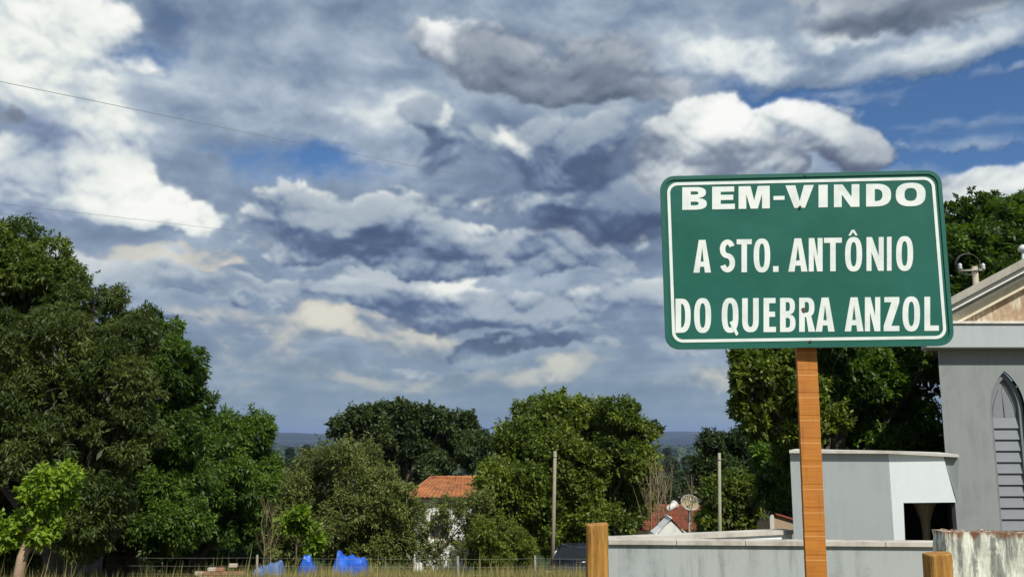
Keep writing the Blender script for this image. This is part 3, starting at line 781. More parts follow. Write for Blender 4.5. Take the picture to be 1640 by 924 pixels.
# ============================================================ low grey wall with coping
m_greywall = stained('pale_grey_render', (0.40, 0.435, 0.42), (0.16, 0.175, 0.17), 0.75, 0.42, 0.68)
m_grey2 = stained('pale_grey_render_smooth', (0.41, 0.445, 0.435), (0.32, 0.35, 0.345), 0.5)
m_cap = stained('worn_coping_paint', (0.56, 0.53, 0.46), (0.22, 0.17, 0.13), 0.8, 0.3, 0.6)
m_whitewall = stained('white_wall_surface', (0.82, 0.88, 0.86), (0.66, 0.70, 0.68), 0.3)  # whiter base colour than the left part of the annex
def wall_run(bm, A, B, th, z0, zA, zB, out_=0.0, side=1):
    d = Vector((B.x - A.x, B.y - A.y, 0)); l = d.length; d.normalize(); nn = Vector((-d.y, d.x, 0))
    vs = []
    for z_a, z_b in ((z0, z0), (zA, zB)):
        vs += [Vector((A.x, A.y, z_a)) - nn * out_ - d * out_, Vector((B.x, B.y, z_b)) - nn * out_ + d * out_, Vector((B.x, B.y, z_b)) + nn * (th + out_) + d * out_, Vector((A.x, A.y, z_a)) + nn * (th + out_) - d * out_]
    vs = [bm.verts.new(v) for v in vs]
    for f in ((0, 3, 2, 1), (4, 5, 6, 7), (0, 1, 5, 4), (1, 2, 6, 5), (2, 3, 7, 6), (3, 0, 4, 7)): bm.faces.new([vs[i] for i in f])
A0, B0w = at(974, 864, 10.2), at(1530, 868, 9.95)
lw = thing('low_wall', 'long pale grey low wall with worn coping running from the brown post to the old stained wall', 'wall', (A0.x, A0.y, 0))
def lobj(n, bm, m, par):
    for v in bm.verts: v.co -= par.location
    return obj(n, bm, m, par)
bm = bmesh.new(); wall_run(bm, A0, B0w, 0.14, -0.4, A0.z - 0.045, B0w.z - 0.045)
lobj('wall_face', bm, m_greywall, lw)
bm = bmesh.new()
dA = (B0w - A0); nseg = 5
for k in range(nseg):                                        # coping laid in lengths
    a, b = A0 + dA * (k / nseg), A0 + dA * ((k + 1) / nseg)
    g_ = dA.normalized() * 0.004
    bm = bmesh.new()
    wall_run(bm, a + g_, b - g_, 0.14, 0, a.z, b.z, 0.0)
    nn = Vector((-dA.y, dA.x, 0)).normalized()
    for i, v in enumerate(bm.verts):
        if i < 4: v.co.z = (a.z if i in (0, 3) else b.z) - 0.045
        v.co += (-nn if i % 4 in (0, 1) else nn) * 0.035
    lobj('coping', bm, m_cap, lw)
# second run going back from the left corner to the annex
A1 = at(972, 861, 10.45); B1 = at(1268, 848, 11.6)
lw2 = thing('low_wall', 'low wall running back from the corner of the grey wall to the white annex', 'wall', (A1.x, A1.y, 0))
bm = bmesh.new(); wall_run(bm, A1, B1, 0.14, -1.8, A1.z - 0.05, B1.z - 0.05); lobj('wall_face', bm, m_whitewall, lw2)
bm = bmesh.new(); wall_run(bm, A1, B1, 0.14, 0, A1.z, B1.z)
nn = Vector((-(B1 - A1).y, (B1 - A1).x, 0)).normalized()
for i, v in enumerate(bm.verts):
    if i < 4: v.co.z = (A1.z if i in (0, 3) else B1.z) - 0.05
    v.co += (-nn if i % 4 in (0, 1) else nn) * 0.03
lobj('coping', bm, m_cap, lw2)

# ============================================================ annex (small box building, grey left part, white right part with opening)
PA, PB, PC = at(1265, 725, 11.35), at(1423, 726, 11.0), at(1531, 732, 10.75)
zr = PB.z
an = thing('annex', 'low flat-roofed annex, grey on the left and white on the right with a dark opening', 'building', (PA.x, PA.y, 0))
def quadwall(P0, P1, th, z0, z1a, z1b):
    bm = bmesh.new(); wall_run(bm, P0, P1, th, z0, z1a, z1b); return bm
lobj('wall_panel', quadwall(PA, PB, 0.12, -1.6, PA.z, PB.z), m_grey2, an)
# white panel with opening, in the plane PB-PC; slanted edge cut along a shadow line
dv = Vector((PC.x - PB.x, PC.y - PB.y, 0)).normalized(); nn = Vector((-dv.y, dv.x, 0))
MB_ = Matrix(((dv.x, nn.x, 0, PB.x), (dv.y, nn.y, 0, PB.y), (0, 0, 1, 0), (0, 0, 0, 1)))
def onpanel(px, py, off=0.0):
    r = ray(px, py); q0 = Vector((PB.x, PB.y, 0)) + nn * off
    k = (q0 - EYE).dot(nn) / r.dot(nn); q = EYE + r * k
    return ((q - Vector((PB.x, PB.y, 0))).dot(dv), q.z)
P = onpanel
bm = bmesh.new()
b0, b1 = P(1424, 862), P(1447, 862)
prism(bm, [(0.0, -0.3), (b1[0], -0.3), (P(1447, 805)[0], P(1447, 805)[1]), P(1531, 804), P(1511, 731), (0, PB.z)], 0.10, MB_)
lobj('white_wall', bm, m_whitewall, an)
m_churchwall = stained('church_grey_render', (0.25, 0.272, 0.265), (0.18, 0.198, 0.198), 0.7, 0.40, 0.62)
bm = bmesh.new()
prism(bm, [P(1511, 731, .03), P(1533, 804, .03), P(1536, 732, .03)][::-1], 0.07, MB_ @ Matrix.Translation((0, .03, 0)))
lobj('shadow_wedge', bm, m_churchwall, an)  # grey slab shaped and coloured as the shadow beside the white panel
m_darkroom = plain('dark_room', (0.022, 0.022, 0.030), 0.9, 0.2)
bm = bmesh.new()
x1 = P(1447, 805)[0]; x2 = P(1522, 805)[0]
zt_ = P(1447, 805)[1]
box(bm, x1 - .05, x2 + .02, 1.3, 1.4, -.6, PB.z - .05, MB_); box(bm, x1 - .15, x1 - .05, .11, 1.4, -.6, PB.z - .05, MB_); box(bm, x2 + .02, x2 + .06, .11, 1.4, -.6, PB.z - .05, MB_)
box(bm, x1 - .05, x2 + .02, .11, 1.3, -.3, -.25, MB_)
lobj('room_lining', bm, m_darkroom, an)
# flared column seen in the opening
c0 = P(1489, 862)
m_col = plain('column_plaster', (0.20, 0.17, 0.11), 0.8, 0.25)
bm = bmesh.new()
prof = []
for k in range(9):
    q = k / 8; z = -.3 + (zt_ + .1 + .3) * q
    rr_ = 0.046 + 0.10 * max(0, (z - c0[1]) / max(.01, zt_ - c0[1])) ** 2.2 * (1 if z > c0[1] else 0)
    prof.append((c0[0], .5, z, rr_))
for k in range(10):                                            # fluted: ten ribs round the shaft
    a = 2 * math.pi * k / 10
    tube(bm, [MB_ @ Vector((x + math.cos(a) * r * .6, y + math.sin(a) * r * .6, z)) for x, y, z, r in prof], [r * .42 for *_, r in prof], 6)
lobj('column', bm, m_col, an)
# roof slab and its thin edge
bm = bmesh.new()
o1 = Vector((0, 0, .045))
def cap_pts(z):
    return [Vector((PA.x - .025, PA.y - .06, 0)), Vector((PB.x - .01, PB.y - .06, 0)), Vector((PC.x + .02, PC.y - .035, 0)), Vector((PC.x + .5, PC.y + 1.5, 0)), Vector((PA.x + .44, PA.y + 1.2, 0))]
zz = [PA.z, PB.z, PC.z, PC.z, PA.z]
lo = [bm.verts.new((q.x, q.y, z_)) for q, z_ in zip(cap_pts(0), zz)]; hi = [bm.verts.new((q.x, q.y, z_ + .034)) for q, z_ in zip(cap_pts(0), zz)]
bm.faces.new(lo[::-1]); bm.faces.new(hi)
for k in range(5): bm.faces.new((lo[k], lo[(k + 1) % 5], hi[(k + 1) % 5], hi[k]))
m_cap2 = stained('pale_coping_paint', (0.62, 0.60, 0.54), (0.3, 0.26, 0.2), 0.6)
lobj('roof', bm, m_cap2, an)
lobj('wall_panel', quadwall(Vector((PA.x + .12 + .40, PA.y + 1.1, 0)), Vector((PA.x, PA.y + .0, 0)) + Vector((.16, 0.14, 0)), 0.12, -1.6, PA.z - .02, PA.z - .02), m_grey2, an)

# ============================================================ church
DC = 15.0
wl = at(1512, 700, DC).x
eav_b, eav_t = at(1560, 556, DC - .35).z, at(1560, 513, DC - .35).z
ch = thing('church', 'grey gabled church with pointed louvred window and brown stained pediment', 'church', (wl, DC, 0))
CW = 8.6; cxw = wl + CW / 2
bm = bmesh.new()
wcx = at(1618, 700, DC).x; wz0, wzt = 0.02, at(1617, 594, DC).z; whw = 0.285
spring = wzt - 0.62
def arch(hw_, zt_, z0_, n=8):
    pts = [(wcx - hw_, z0_)]
    hgt = zt_ - spring
    Rr = (hgt * hgt + hw_ * hw_) / (2 * hw_)
    L_ = []
    for k in range(n + 1):
        a = math.asin(min(1, hgt / Rr)) * k / n
        L_.append((wcx + hw_ - (Rr - Rr * (1 - 0)) - (0) - 0 - Rr + Rr * 1 - 0, 0))
    L_ = []
    for k in range(n + 1):
        a = math.asin(min(1, hgt / Rr)) * k / n
        x = (wcx - hw_ + Rr) - Rr * math.cos(a)
        L_.append((x, spring + Rr * math.sin(a)))
    L_[-1] = (wcx, zt_)
    right = [(2 * wcx - x, z) for x, z in L_[:-1]][::-1]
    return pts + L_ + right + [(wcx + hw_, z0_)]
win2 = 2 * cxw - wcx
A_out = arch(whw, wzt, wz0)
A2 = [(x - wcx + win2, z) for x, z in A_out]
prism(bm, [(wl, -.5), (wl + CW, -.5), (wl + CW, eav_b), (wl, eav_b)], 0.28, Matrix.Translation((0, DC, 0)), holes=[A_out, A2])
lobj('front_wall', bm, m_churchwall, ch)
m_frame = plain('grey_window_frame', (0.17, 0.19, 0.20), 0.6, 0.15)
m_slat = plain('grey_slat_paint', (0.20, 0.215, 0.235), 0.6, 0.12)
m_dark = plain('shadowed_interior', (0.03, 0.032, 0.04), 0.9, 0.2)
for cxx in (wcx, win2):
    win = obj('window', (lambda b: (prism(b, [(x - wcx + cxx, z) for x, z in arch(whw - .002, wzt - .002, wz0 + .002)], 0.07, Matrix.Translation((0, DC + .07, 0)) - Matrix.Identity(4) * 0 if False else Matrix.Translation((0, DC + .07, 0)),
               holes=[[(x - wcx + cxx, z) for x, z in arch(whw - .07, wzt - .12, wz0 + .06)]]), b)[1])(bmesh.new()), m_frame, None)
    for v in win.data.vertices: v.co -= ch.location
    win.parent = ch; win['label'] = 'pointed window with grey louvres'
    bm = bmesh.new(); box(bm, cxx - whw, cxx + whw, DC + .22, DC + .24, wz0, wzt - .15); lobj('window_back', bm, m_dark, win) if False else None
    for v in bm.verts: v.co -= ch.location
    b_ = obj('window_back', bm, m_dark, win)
    zs_ = wz0 + .08; k = 0
    sp_ = 17.6 / F * DC
    me = bmesh.new(); box(me, -(whw - .07), whw - .07, -.012, .012, -sp_ * .485, sp_ * .485)
    for v in me.verts: v.co = Matrix.Rotation(R(-11), 4, 'X') @ v.co
    ms = bpy.data.meshes.new('slat'); me.to_mesh(ms); me.free(); ms.materials.append(m_slat)
    ztr = at(1640, 668, DC).z
    z = ztr - sp_ / 2
    while z > wz0 + .1:
        s_ = bpy.data.objects.new('slat', ms); C.objects.link(s_); s_.parent = win
        s_.location = (cxx - ch.location.x, .125, z); z -= sp_
    bm = bmesh.new()                                            # panel and tracery above the slats
    prism(bm, [(x - wcx + cxx, z) for x, z in arch(whw - .07, wzt - .12, ztr)], .02, Matrix.Translation((0, DC + .13, 0)))
    for v in bm.verts: v.co -= ch.location
    obj('top_panel', bm, m_slat, win)
    bm = bmesh.new()
    for s_ in (-1, 1):
        tube(bm, [(cxx + s_ * .19 * (1 - q ** 1.8), DC + .125, ztr + .02 + q * (wzt - .22 - ztr)) for q in (0, .2, .4, .6, .8, 1)], .007, 5)
    tube(bm, [(cxx, DC + .125, ztr), (cxx, DC + .125, wzt - .24)], .007, 5)
    for v in bm.verts: v.co -= ch.location
    obj('tracery', bm, m_frame, win)
m_cornice = stained('grey_cornice_paint', (0.42, 0.46, 0.47), (0.3, 0.33, 0.33), 0.4)
m_cornice_top = stained('pale_cornice_lip', (0.72, 0.70, 0.64), (0.35, 0.3, 0.24), 0.5)  # paler base colour than the cornice face
bm = bbox(wl - .28, wl + CW + .28, DC - .22, DC + .30, eav_b + .002, eav_t - .045, .012); lobj('cornice', bm, m_cornice, ch)
bm = bbox(wl - .31, wl + CW + .31, DC - .25, DC + .30, eav_t - .043, eav_t, .006); lobj('cornice_lip', bm, m_cornice_top, ch)
# side walls
bm = bmesh.new(); box(bm, wl + .001, wl + .26, DC + .281, DC + 12, -.5, eav_b); box(bm, wl + CW - .26, wl + CW - .001, DC + .281, DC + 12, -3, eav_b); box(bm, wl + .26, wl + CW - .26, DC + 11.7, DC + 12, -3, eav_b)
lobj('side_walls', bm, m_churchwall, ch)
def shear(o):
    """the plan is a skewed one: the nave runs back to the right of the front"""
    for v in o.data.vertices:
        yy = v.co.y
        if yy > .01: v.co.x += yy * .50
    return o
shear(bpy.data.objects['side_walls'])
for nm_ in ('front_wall', 'cornice', 'cornice_lip'):
    for v in bpy.data.objects[nm_].data.vertices:
        if v.co.y > .01: v.co.x += v.co.y * .50
# gable: tympanum, raking mouldings, roof planes
pL = at(1525, 497, DC - .35); pR = at(1640, 436, DC - .35)
sl = (pR.z - pL.z) / (pR.x - pL.x)
x_e = wl - .30
zt0 = pL.z + (x_e - pL.x) * sl
def rk(x): return zt0 + (x - x_e) * sl
apx = rk(cxw)
m_tymp = stained('brown_stained_pediment', (0.33, 0.22, 0.13), (0.66, 0.60, 0.46), 0.95, 0.35, 0.6, sc=2.0)
bm = bmesh.new(); prism(bm, [(wl - .2, eav_t + .001), (wl + CW + .2, eav_t + .001), (cxw, apx - .25)], .2, Matrix.Translation((0, DC + .02, 0)))
lobj('tympanum', bm, m_tymp, ch)
m_cream = stained('cream_moulding_paint', (0.70, 0.64, 0.48), (0.45, 0.36, 0.22), 0.5)
m_fascia = stained('white_fascia_paint', (0.82, 0.82, 0.78), (0.5, 0.5, 0.46), 0.4)
m_gap = plain('shadow_gap_paint', (0.34, 0.33, 0.31), 0.8, 0.2)
m_roof = stained('weathered_roof_cement', (0.40, 0.38, 0.32), (0.2, 0.19, 0.16), 0.7)
def rake(name, t0, t1, y0, y1, mat, ov=0.0):
    """sloping band on both sides of the gable, from t0 to t1 metres above the raking line (vertical)"""
    for s_ in (-1, 1):
        bm = bmesh.new()
        X = lambda x: cxw + s_ * (cxw - x) * -1 if s_ == 1 else x
        X = (lambda x: x) if s_ == -1 else (lambda x: 2 * cxw - x)
        a, b = x_e - ov, cxw - .001
        pts = [(X(a), rk(a) + t0), (X(b), rk(b) + t0), (X(b), rk(b) + t1), (X(a), rk(a) + t1)]
        pts = pts if s_ == -1 else pts[::-1]
        prism(bm, pts, y1 - y0, Matrix.Translation((0, y0, 0)))
        lobj(name, bm, mat, ch)
U = DC / F
rake('cream_moulding', -28 * U, -12 * U, DC - .10, DC + .1, m_cream)
rake('inner_fascia', -11.5 * U, -8 * U, DC - .18, DC + .1, m_fascia)
rake('shadow_gap', -7.5 * U, -1 * U, DC - .16, DC + .1, m_gap)
rake('white_fascia', -.6 * U, 7 * U, DC - .34, DC + .1, m_fascia, .04)
rake('gap_strip', 7.3 * U, 9 * U, DC - .32, DC + .1, m_gap, .04)
for s_ in (-1, 1):                                              # roof planes with shallow ribs
    X = (lambda x: x) if s_ == -1 else (lambda x: 2 * cxw - x)
    bm = bmesh.new()
    a, b = x_e - .10, cxw - .001
    n = 44
    up_, dn = 22 * U, 9.5 * U
    pts = [(X(a), rk(a) + dn), (X(b), rk(b) + dn), (X(b), rk(b) + up_), (X(a), rk(a) + up_)]
    prism(bm, pts if s_ == -1 else pts[::-1], 12.5, Matrix.Translation((0, DC - .42, 0)))
    rf = shear(lobj('roof', bm, m_roof, ch))

# ============================================================ old stained wall at the right edge
m_old, t, p, out = material('peeling_whitewash')
o_ = geo(t)
st = t.noise(t.vec('MULTIPLY', o_, (7, 7, 1.0)), 1.6, 7, 0.7)
bl = t.noise(o_, 3.2, 7, 0.65)
cr = t.mix(t.mapr(st, 0.46, 0.60), lin(0.78, 0.78, 0.66), lin(0.28, 0.29, 0.25))
cr = t.mix(t.mapr(t.math('ADD', t.math('MULTIPLY', bl, 0.7), t.math('MULTIPLY', st, 0.3)), 0.52, 0.60), cr, lin(0.22, 0.22, 0.20))
spz = t.n.new('ShaderNodeSeparateXYZ'); t.put(spz.inputs[0], o_)
rust = t.math('ADD', spz.outputs[2], t.math('MULTIPLY', t.math('SUBTRACT', t.noise(t.vec('MULTIPLY', o_, (5, 5, .8)), 2.4, 6, 0.7), 0.5), 0.32))
cr = t.mix(t.mapr(rust, -0.045, 0.01), cr, lin(0.22, 0.11, 0.05))
t.put(p.inputs['Base Color'], cr); p.inputs['Roughness'].default_value = 0.9
bump(t, p, t.math('ADD', st, bl), 0.8, 0.02)
OL, OR = at(1513, 851, 8.3), at(1760, 847, 8.0)
bm = bmesh.new()
nx, nz2 = 60, 16
rnd = random.Random(4)
d_ = (OR - OL); 
grid = {}
def owp(u, v, w_):
    x = OL.x + d_.x * u; y = OL.y + d_.y * u + w_ * .24
    z = -.3 + (OL.z + .3) * v
    if v > .97: z += 0.004 * math.sin(u * 40) + 0.004 * math.sin(u * 97 + 1) + rnd.uniform(-.007, .005)
    y += 0.006 * math.sin(u * 31 + v * 9) + rnd.uniform(-.003, .003)
    if u == 0: x += rnd.uniform(-.008, .010)
    return (x, y, z)
front = [[bm.verts.new(owp(i / nx, j / nz2, 0)) for i in range(nx + 1)] for j in range(nz2 + 1)]
back_ = [[bm.verts.new(owp(i / nx, j / nz2, 1)) for i in range(nx + 1)] for j in range(nz2 + 1)]
for j in range(nz2):
    for i in range(nx):
        bm.faces.new((front[j][i], front[j][i + 1], front[j + 1][i + 1], front[j + 1][i]))
        bm.faces.new((back_[j][i + 1], back_[j][i], back_[j + 1][i], back_[j + 1][i + 1]))
    bm.faces.new((back_[j][0], front[j][0], front[j + 1][0], back_[j + 1][0]))
    bm.faces.new((front[j][nx], back_[j][nx], back_[j + 1][nx], front[j + 1][nx]))
for i in range(nx): bm.faces.new((front[nz2][i], front[nz2][i + 1], back_[nz2][i + 1], back_[nz2][i]))
ow = obj('old_wall', bm, m_old)
for v in ow.data.vertices: v.co -= Vector((OL.x, OL.y, OL.z))
ow.location = OL
tag(ow, 'old low wall with peeling whitewash and rusty moss along its top', 'wall')

# roof aerials behind the church roof
m_metal = plain('dull_metal', (0.35, 0.33, 0.29), 0.5, 0.2)
m_insul = plain('white_porcelain', (0.62, 0.62, 0.60), 0.3, 0.05)
m_concrete = plain('pale_concrete', (0.40, 0.35, 0.26), 0.9, 0.2, 8, 0.3)
dA_ = 31.0
pb = at(1561, 470, dA_); pt_ = at(1561, 427, dA_)
up_pole = thing('utility_pole', 'top of a utility pole with crossarm, insulators and coiled cable behind the church roof', 'pole', (pb.x, dA_, float(gz(pb.x, dA_))))
L0 = up_pole.location
bm = bmesh.new(); tube(bm, [(0, 0, -.2), pt_ - L0], [.15, .10], 10); obj('pole', bm, m_concrete, up_pole)
bm = bmesh.new(); a, b = at(1536, 434, dA_ - .1) - L0, at(1577, 432, dA_ - .1) - L0; tube(bm, [a, b], .035, 6); obj('crossarm', bm, m_metal, up_pole)
for px_ in (1538, 1575):
    bm = bmesh.new(); q = at(px_, 432, dA_ - .1) - L0; tube(bm, [q + Vector((0, 0, z)) for z in (0, .05, .12, .17, .22)], [.05, .075, .05, .07, .03], 10); obj('insulator', bm, m_insul, up_pole)
bm = bmesh.new(); c_ = at(1551, 423, dA_ - .2) - L0
for q in range(2):
    tube(bm, [c_ + Vector((math.cos(a) * (.40 + .03 * q), .05 * q, math.sin(a) * (.36 + .02 * q))) for a in [2 * math.pi * k / 28 for k in range(29)]], .008, 5, False)
obj('cable_coil', bm, plain('dark_coil_wire', (.12, .11, .10), .6), up_pole)
q = at(1642, 440, 16.5); fn = thing('vent_pipe', 'white vent pipe with cap standing on the church roof at the right edge', 'pipe', (q.x, 16.5, q.z - .3))
bm = bmesh.new(); tube(bm, [(0, 0, 0), (0, 0, at(1642, 402, 16.5).z - q.z + .3)], .035, 10); obj('pipe', bm, m_insul, fn)
bm = bmesh.new(); zt_ = at(1642, 402, 16.5).z - q.z + .3; tube(bm, [(0, 0, zt_), (0, 0, zt_ + .03), (0, 0, zt_ + .09), (0, 0, zt_ + .12)], [.08, .095, .06, .01], 12); obj('cap', bm, m_insul, fn)
# ============================================================ trees
G1 = 'big mango trees on the left'
mg_kw = dict(dens=700, L=0.125, Wd=0.048, K=8, droop=0.4, tvar=.22)
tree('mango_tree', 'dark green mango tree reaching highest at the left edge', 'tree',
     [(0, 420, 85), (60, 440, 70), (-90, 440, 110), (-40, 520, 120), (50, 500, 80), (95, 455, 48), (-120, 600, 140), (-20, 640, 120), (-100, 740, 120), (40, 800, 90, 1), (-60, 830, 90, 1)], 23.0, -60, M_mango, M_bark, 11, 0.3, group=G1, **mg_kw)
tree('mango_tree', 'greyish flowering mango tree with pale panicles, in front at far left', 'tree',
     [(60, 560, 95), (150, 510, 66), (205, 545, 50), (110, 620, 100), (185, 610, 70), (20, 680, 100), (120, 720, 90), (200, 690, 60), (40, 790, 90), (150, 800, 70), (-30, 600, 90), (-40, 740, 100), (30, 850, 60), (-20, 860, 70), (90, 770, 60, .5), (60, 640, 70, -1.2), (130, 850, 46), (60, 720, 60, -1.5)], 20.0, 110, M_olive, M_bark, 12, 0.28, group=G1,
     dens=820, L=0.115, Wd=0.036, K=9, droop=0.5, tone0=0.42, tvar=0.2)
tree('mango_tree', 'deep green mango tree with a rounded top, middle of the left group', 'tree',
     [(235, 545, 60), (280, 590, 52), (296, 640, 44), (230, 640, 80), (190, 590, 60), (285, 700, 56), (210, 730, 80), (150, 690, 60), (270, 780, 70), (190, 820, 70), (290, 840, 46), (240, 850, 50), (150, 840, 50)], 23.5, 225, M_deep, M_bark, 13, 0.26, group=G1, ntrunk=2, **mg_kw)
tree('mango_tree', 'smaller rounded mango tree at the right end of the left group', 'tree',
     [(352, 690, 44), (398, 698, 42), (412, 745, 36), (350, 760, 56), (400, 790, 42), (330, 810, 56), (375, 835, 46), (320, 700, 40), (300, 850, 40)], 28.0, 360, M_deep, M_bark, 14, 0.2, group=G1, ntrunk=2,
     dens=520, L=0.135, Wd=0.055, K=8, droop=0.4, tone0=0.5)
# little bright tree with bare leaning trunk
def small_tree():
    d = 14.5; rng = np.random.RandomState(5)
    L = plobes([(85, 770, 26), (105, 762, 20), (62, 782, 22), (98, 792, 20), (70, 812, 22), (45, 835, 22), (22, 846, 22), (78, 838, 16), (8, 860, 14), (62, 858, 12)], d, rng, 0.7)
    b = at(24, 935, d); base = Vector((b.x, d, float(gz(b.x, d)) - .1))
    root = thing('young_tree', 'small bright yellow-green tree with bare leaning trunk', 'tree', base)
    bm = bmesh.new(); t1, t2 = at(36, 890, d), at(48, 862, d)
    tube(bm, [(0, 0, 0), t1 - base, t2 - base, at(62, 820, d) - base, at(84, 785, d) - base], [.10, .075, .065, .045, .02], 9)
    tube(bm, [t2 - base, at(44, 840, d) - base, at(28, 842, d) - base], [.04, .03, .012], 6)
    tube(bm, [at(60, 825, d) - base, at(80, 838, d) - base], [.03, .01], 6)
    obj('trunk', bm, M_barklight, root)
    obj('crown', crown_mesh([(c - base, r) for c, r in L], rng, dens=420, L=0.10, Wd=0.055, K=6, droop=0.3, sub=8, tone0=0.55, core=False, hollow=0.9), M_bright, root)
small_tree()
tree('spreading_tree', 'dark bluish-green spreading tree on the skyline behind the scrub', 'tree',
     [(545, 684, 18), (575, 668, 22), (610, 662, 22), (645, 660, 22), (680, 666, 22), (712, 676, 22), (745, 676, 20), (590, 700, 32), (640, 700, 40), (700, 712, 44), (755, 720, 34), (640, 745, 44), (700, 760, 40), (590, 735, 30)], 58.0, 660, M_bluegreen, M_bark, 21, 0.3,
     dens=150, L=0.24, Wd=0.12, K=6, droop=0.2, sub=9)
tree('leafy_tree', 'tall yellowish-green tree left of the concrete pole and the brown post', 'tree',
     [(822, 705, 34), (855, 672, 40), (900, 665, 40), (950, 668, 36), (990, 665, 34), (1025, 690, 22), (880, 720, 66), (960, 730, 70), (1010, 740, 40), (1044, 688, 12), (830, 780, 70), (910, 800, 76), (985, 800, 56), (800, 830, 52), (870, 850, 50), (960, 850, 50), (800, 765, 30), (1010, 790, 30)], 41.0, 905, M_mid, M_bark, 22, 0.26,
     dens=230, L=0.19, Wd=0.095, K=6, droop=0.25, tone0=0.42, tvar=0.22)
tree('shade_tree', 'dense dark tree filling the gap between the sign post and the church wall', 'tree',
     [(1300, 600, 50, 1), (1290, 650, 50, 1.2), (1300, 700, 50, 1), (1370, 600, 80), (1450, 610, 80), (1400, 690, 80), (1480, 690, 60), (1340, 530, 70), (1430, 520, 80), (1500, 560, 60), (1240, 745, 34, 2), (1238, 790, 30, 2), (1250, 740, 40), (1310, 760, 50), (1380, 780, 50), ], 23.5, 1330, M_flame, M_bark, 23, 0.34,
     dens=420, L=0.13, Wd=0.065, K=8, droop=0.2, tone0=0.42, tvar=0.24, hollow=0.6)
tree('leafy_tree', 'brighter yellow-green tree left of the sign post with sky showing through its edge', 'tree',
     [(1225, 588, 36), (1262, 575, 34), (1205, 632, 30), (1245, 645, 36), (1290, 625, 38), (1215, 680, 24), (1262, 690, 34), (1188, 605, 18), (1186, 655, 15), (1184, 575, 13), (1232, 556, 24), (1320, 670, 34), (1290, 700, 34), (1262, 728, 26, 1)], 21.0, 1350, M_mid, M_bark, 27, 0.16,
     dens=330, L=0.12, Wd=0.062, K=8, droop=0.2, tone0=0.45, tvar=0.26, hollow=0.7)
tree('shade_tree', 'dark tree rising above the church roof to the right of the sign', 'tree',
     [(1545, 350, 36), (1590, 345, 44), (1645, 350, 46), (1540, 400, 50), (1600, 410, 70), (1670, 410, 70), (1520, 450, 46), (1570, 480, 70), (1650, 480, 80), (1480, 420, 60), (1500, 500, 60), (1720, 380, 60)], 36.0, 1590, M_flame, M_bark, 24, 0.3,
     dens=180, L=0.22, Wd=0.11, K=7, droop=0.2, tone0=0.34, tvar=0.2, hollow=0.5)
tree('dark_tree', 'round dark tree behind the slim pole left of the annex', 'tree',
     [(1150, 728, 34), (1190, 712, 30), (1225, 735, 40), (1165, 775, 44), (1215, 790, 50), (1245, 830, 36), (1130, 775, 24), (1180, 830, 40), (1245, 700, 30), (1122, 750, 22), (1112, 790, 24), (1125, 825, 26), (1140, 710, 20)], 46.0, 1195, M_bluegreen, M_bark, 25, 0.25,
     dens=170, L=0.21, Wd=0.10, K=6, droop=0.2, tone0=0.25)
tree('round_bush', 'lighter green rounded bush just left of the slim pole', 'bush',
     [(1150, 785, 28), (1180, 775, 26), (1198, 800, 26), (1160, 820, 32), (1190, 835, 28), (1135, 835, 22)], 33.0, 1170, M_mid, M_bark, 26, 0.08,
     dens=260, L=0.15, Wd=0.07, K=6, tone0=0.3, tvar=0.12)
M_dry0 = plain('brown_stem', (0.10, 0.08, 0.05), 0.9, 0.3)
# scrub in the middle distance
G2 = 'tall olive scrub in the middle distance'
sk = dict(dens=330, L=0.12, Wd=0.040, K=7, droop=0.05, hollow=0.7, spread=0.8, sub=10, tone0=0.45, tvar=0.16)
for nm, lab, spec, d, bx, mt, sd_ in (
    ('scrub', 'highest olive scrub bush, just right of the mango trees', [(545, 735, 42), (500, 745, 36), (585, 740, 34), (530, 780, 50), (580, 790, 44), (470, 780, 30), (490, 810, 36), (540, 840, 44), (500, 865, 34), (545, 880, 34), (585, 868, 30), (465, 835, 28)], 33.0, 530, M_scrub, 31),
    ('scrub', 'olive scrub bush over the blue tarpaulin', [(610, 775, 34), (630, 800, 36), (590, 820, 36), (650, 820, 30), (620, 850, 32), (575, 850, 26), (610, 882, 26), (645, 878, 26), (580, 885, 22)], 31.5, 605, M_scrub, 32),
    ('scrub', 'scrub bush in front of the orange-roofed house', [(690, 822, 26), (722, 822, 24), (772, 800, 18), (662, 816, 18), (712, 806, 12), (735, 812, 14), (660, 850, 22), (738, 850, 26), (765, 812, 28), (695, 862, 22), (720, 882, 22), (668, 885, 24), (755, 880, 22), (690, 895, 16), (640, 870, 18), (675, 848, 18)], 35.0, 700, M_scrub, 33),
    ('scrub', 'low dark scrub between the white house and the concrete pole', [(790, 850, 30), (820, 862, 26), (770, 872, 24), (845, 880, 22), (800, 890, 26), (835, 900, 20), (768, 896, 20)], 34.0, 800, M_mid, 34),
    ('scrub', 'feathery scrub beside the little lime-green bush', [(445, 790, 22), (450, 820, 24), (470, 850, 26), (510, 862, 20), (430, 850, 20), (440, 875, 22), (470, 885, 20)], 30.0, 460, M_scrub, 35)):
    tree(nm, lab, 'bush', spec, d, bx, mt, M_dry0, sd_, 0.045, group=G2, **(dict(sk, dens=150, core=False) if sd_ == 33 else sk))
tree('lime_bush', 'lime-green leafy bush near the blue tarpaulins', 'bush', [(470, 832, 17), (490, 845, 15), (450, 842, 12), (482, 822, 12), (500, 880, 10), (508, 868, 9)], 27.0, 478, M_bright, M_dry0, 36, 0.025,
     dens=300, L=0.11, Wd=0.06, K=6, tone0=0.45, sub=6, hollow=0.8)
G3 = 'shaded undergrowth below the mango trees'
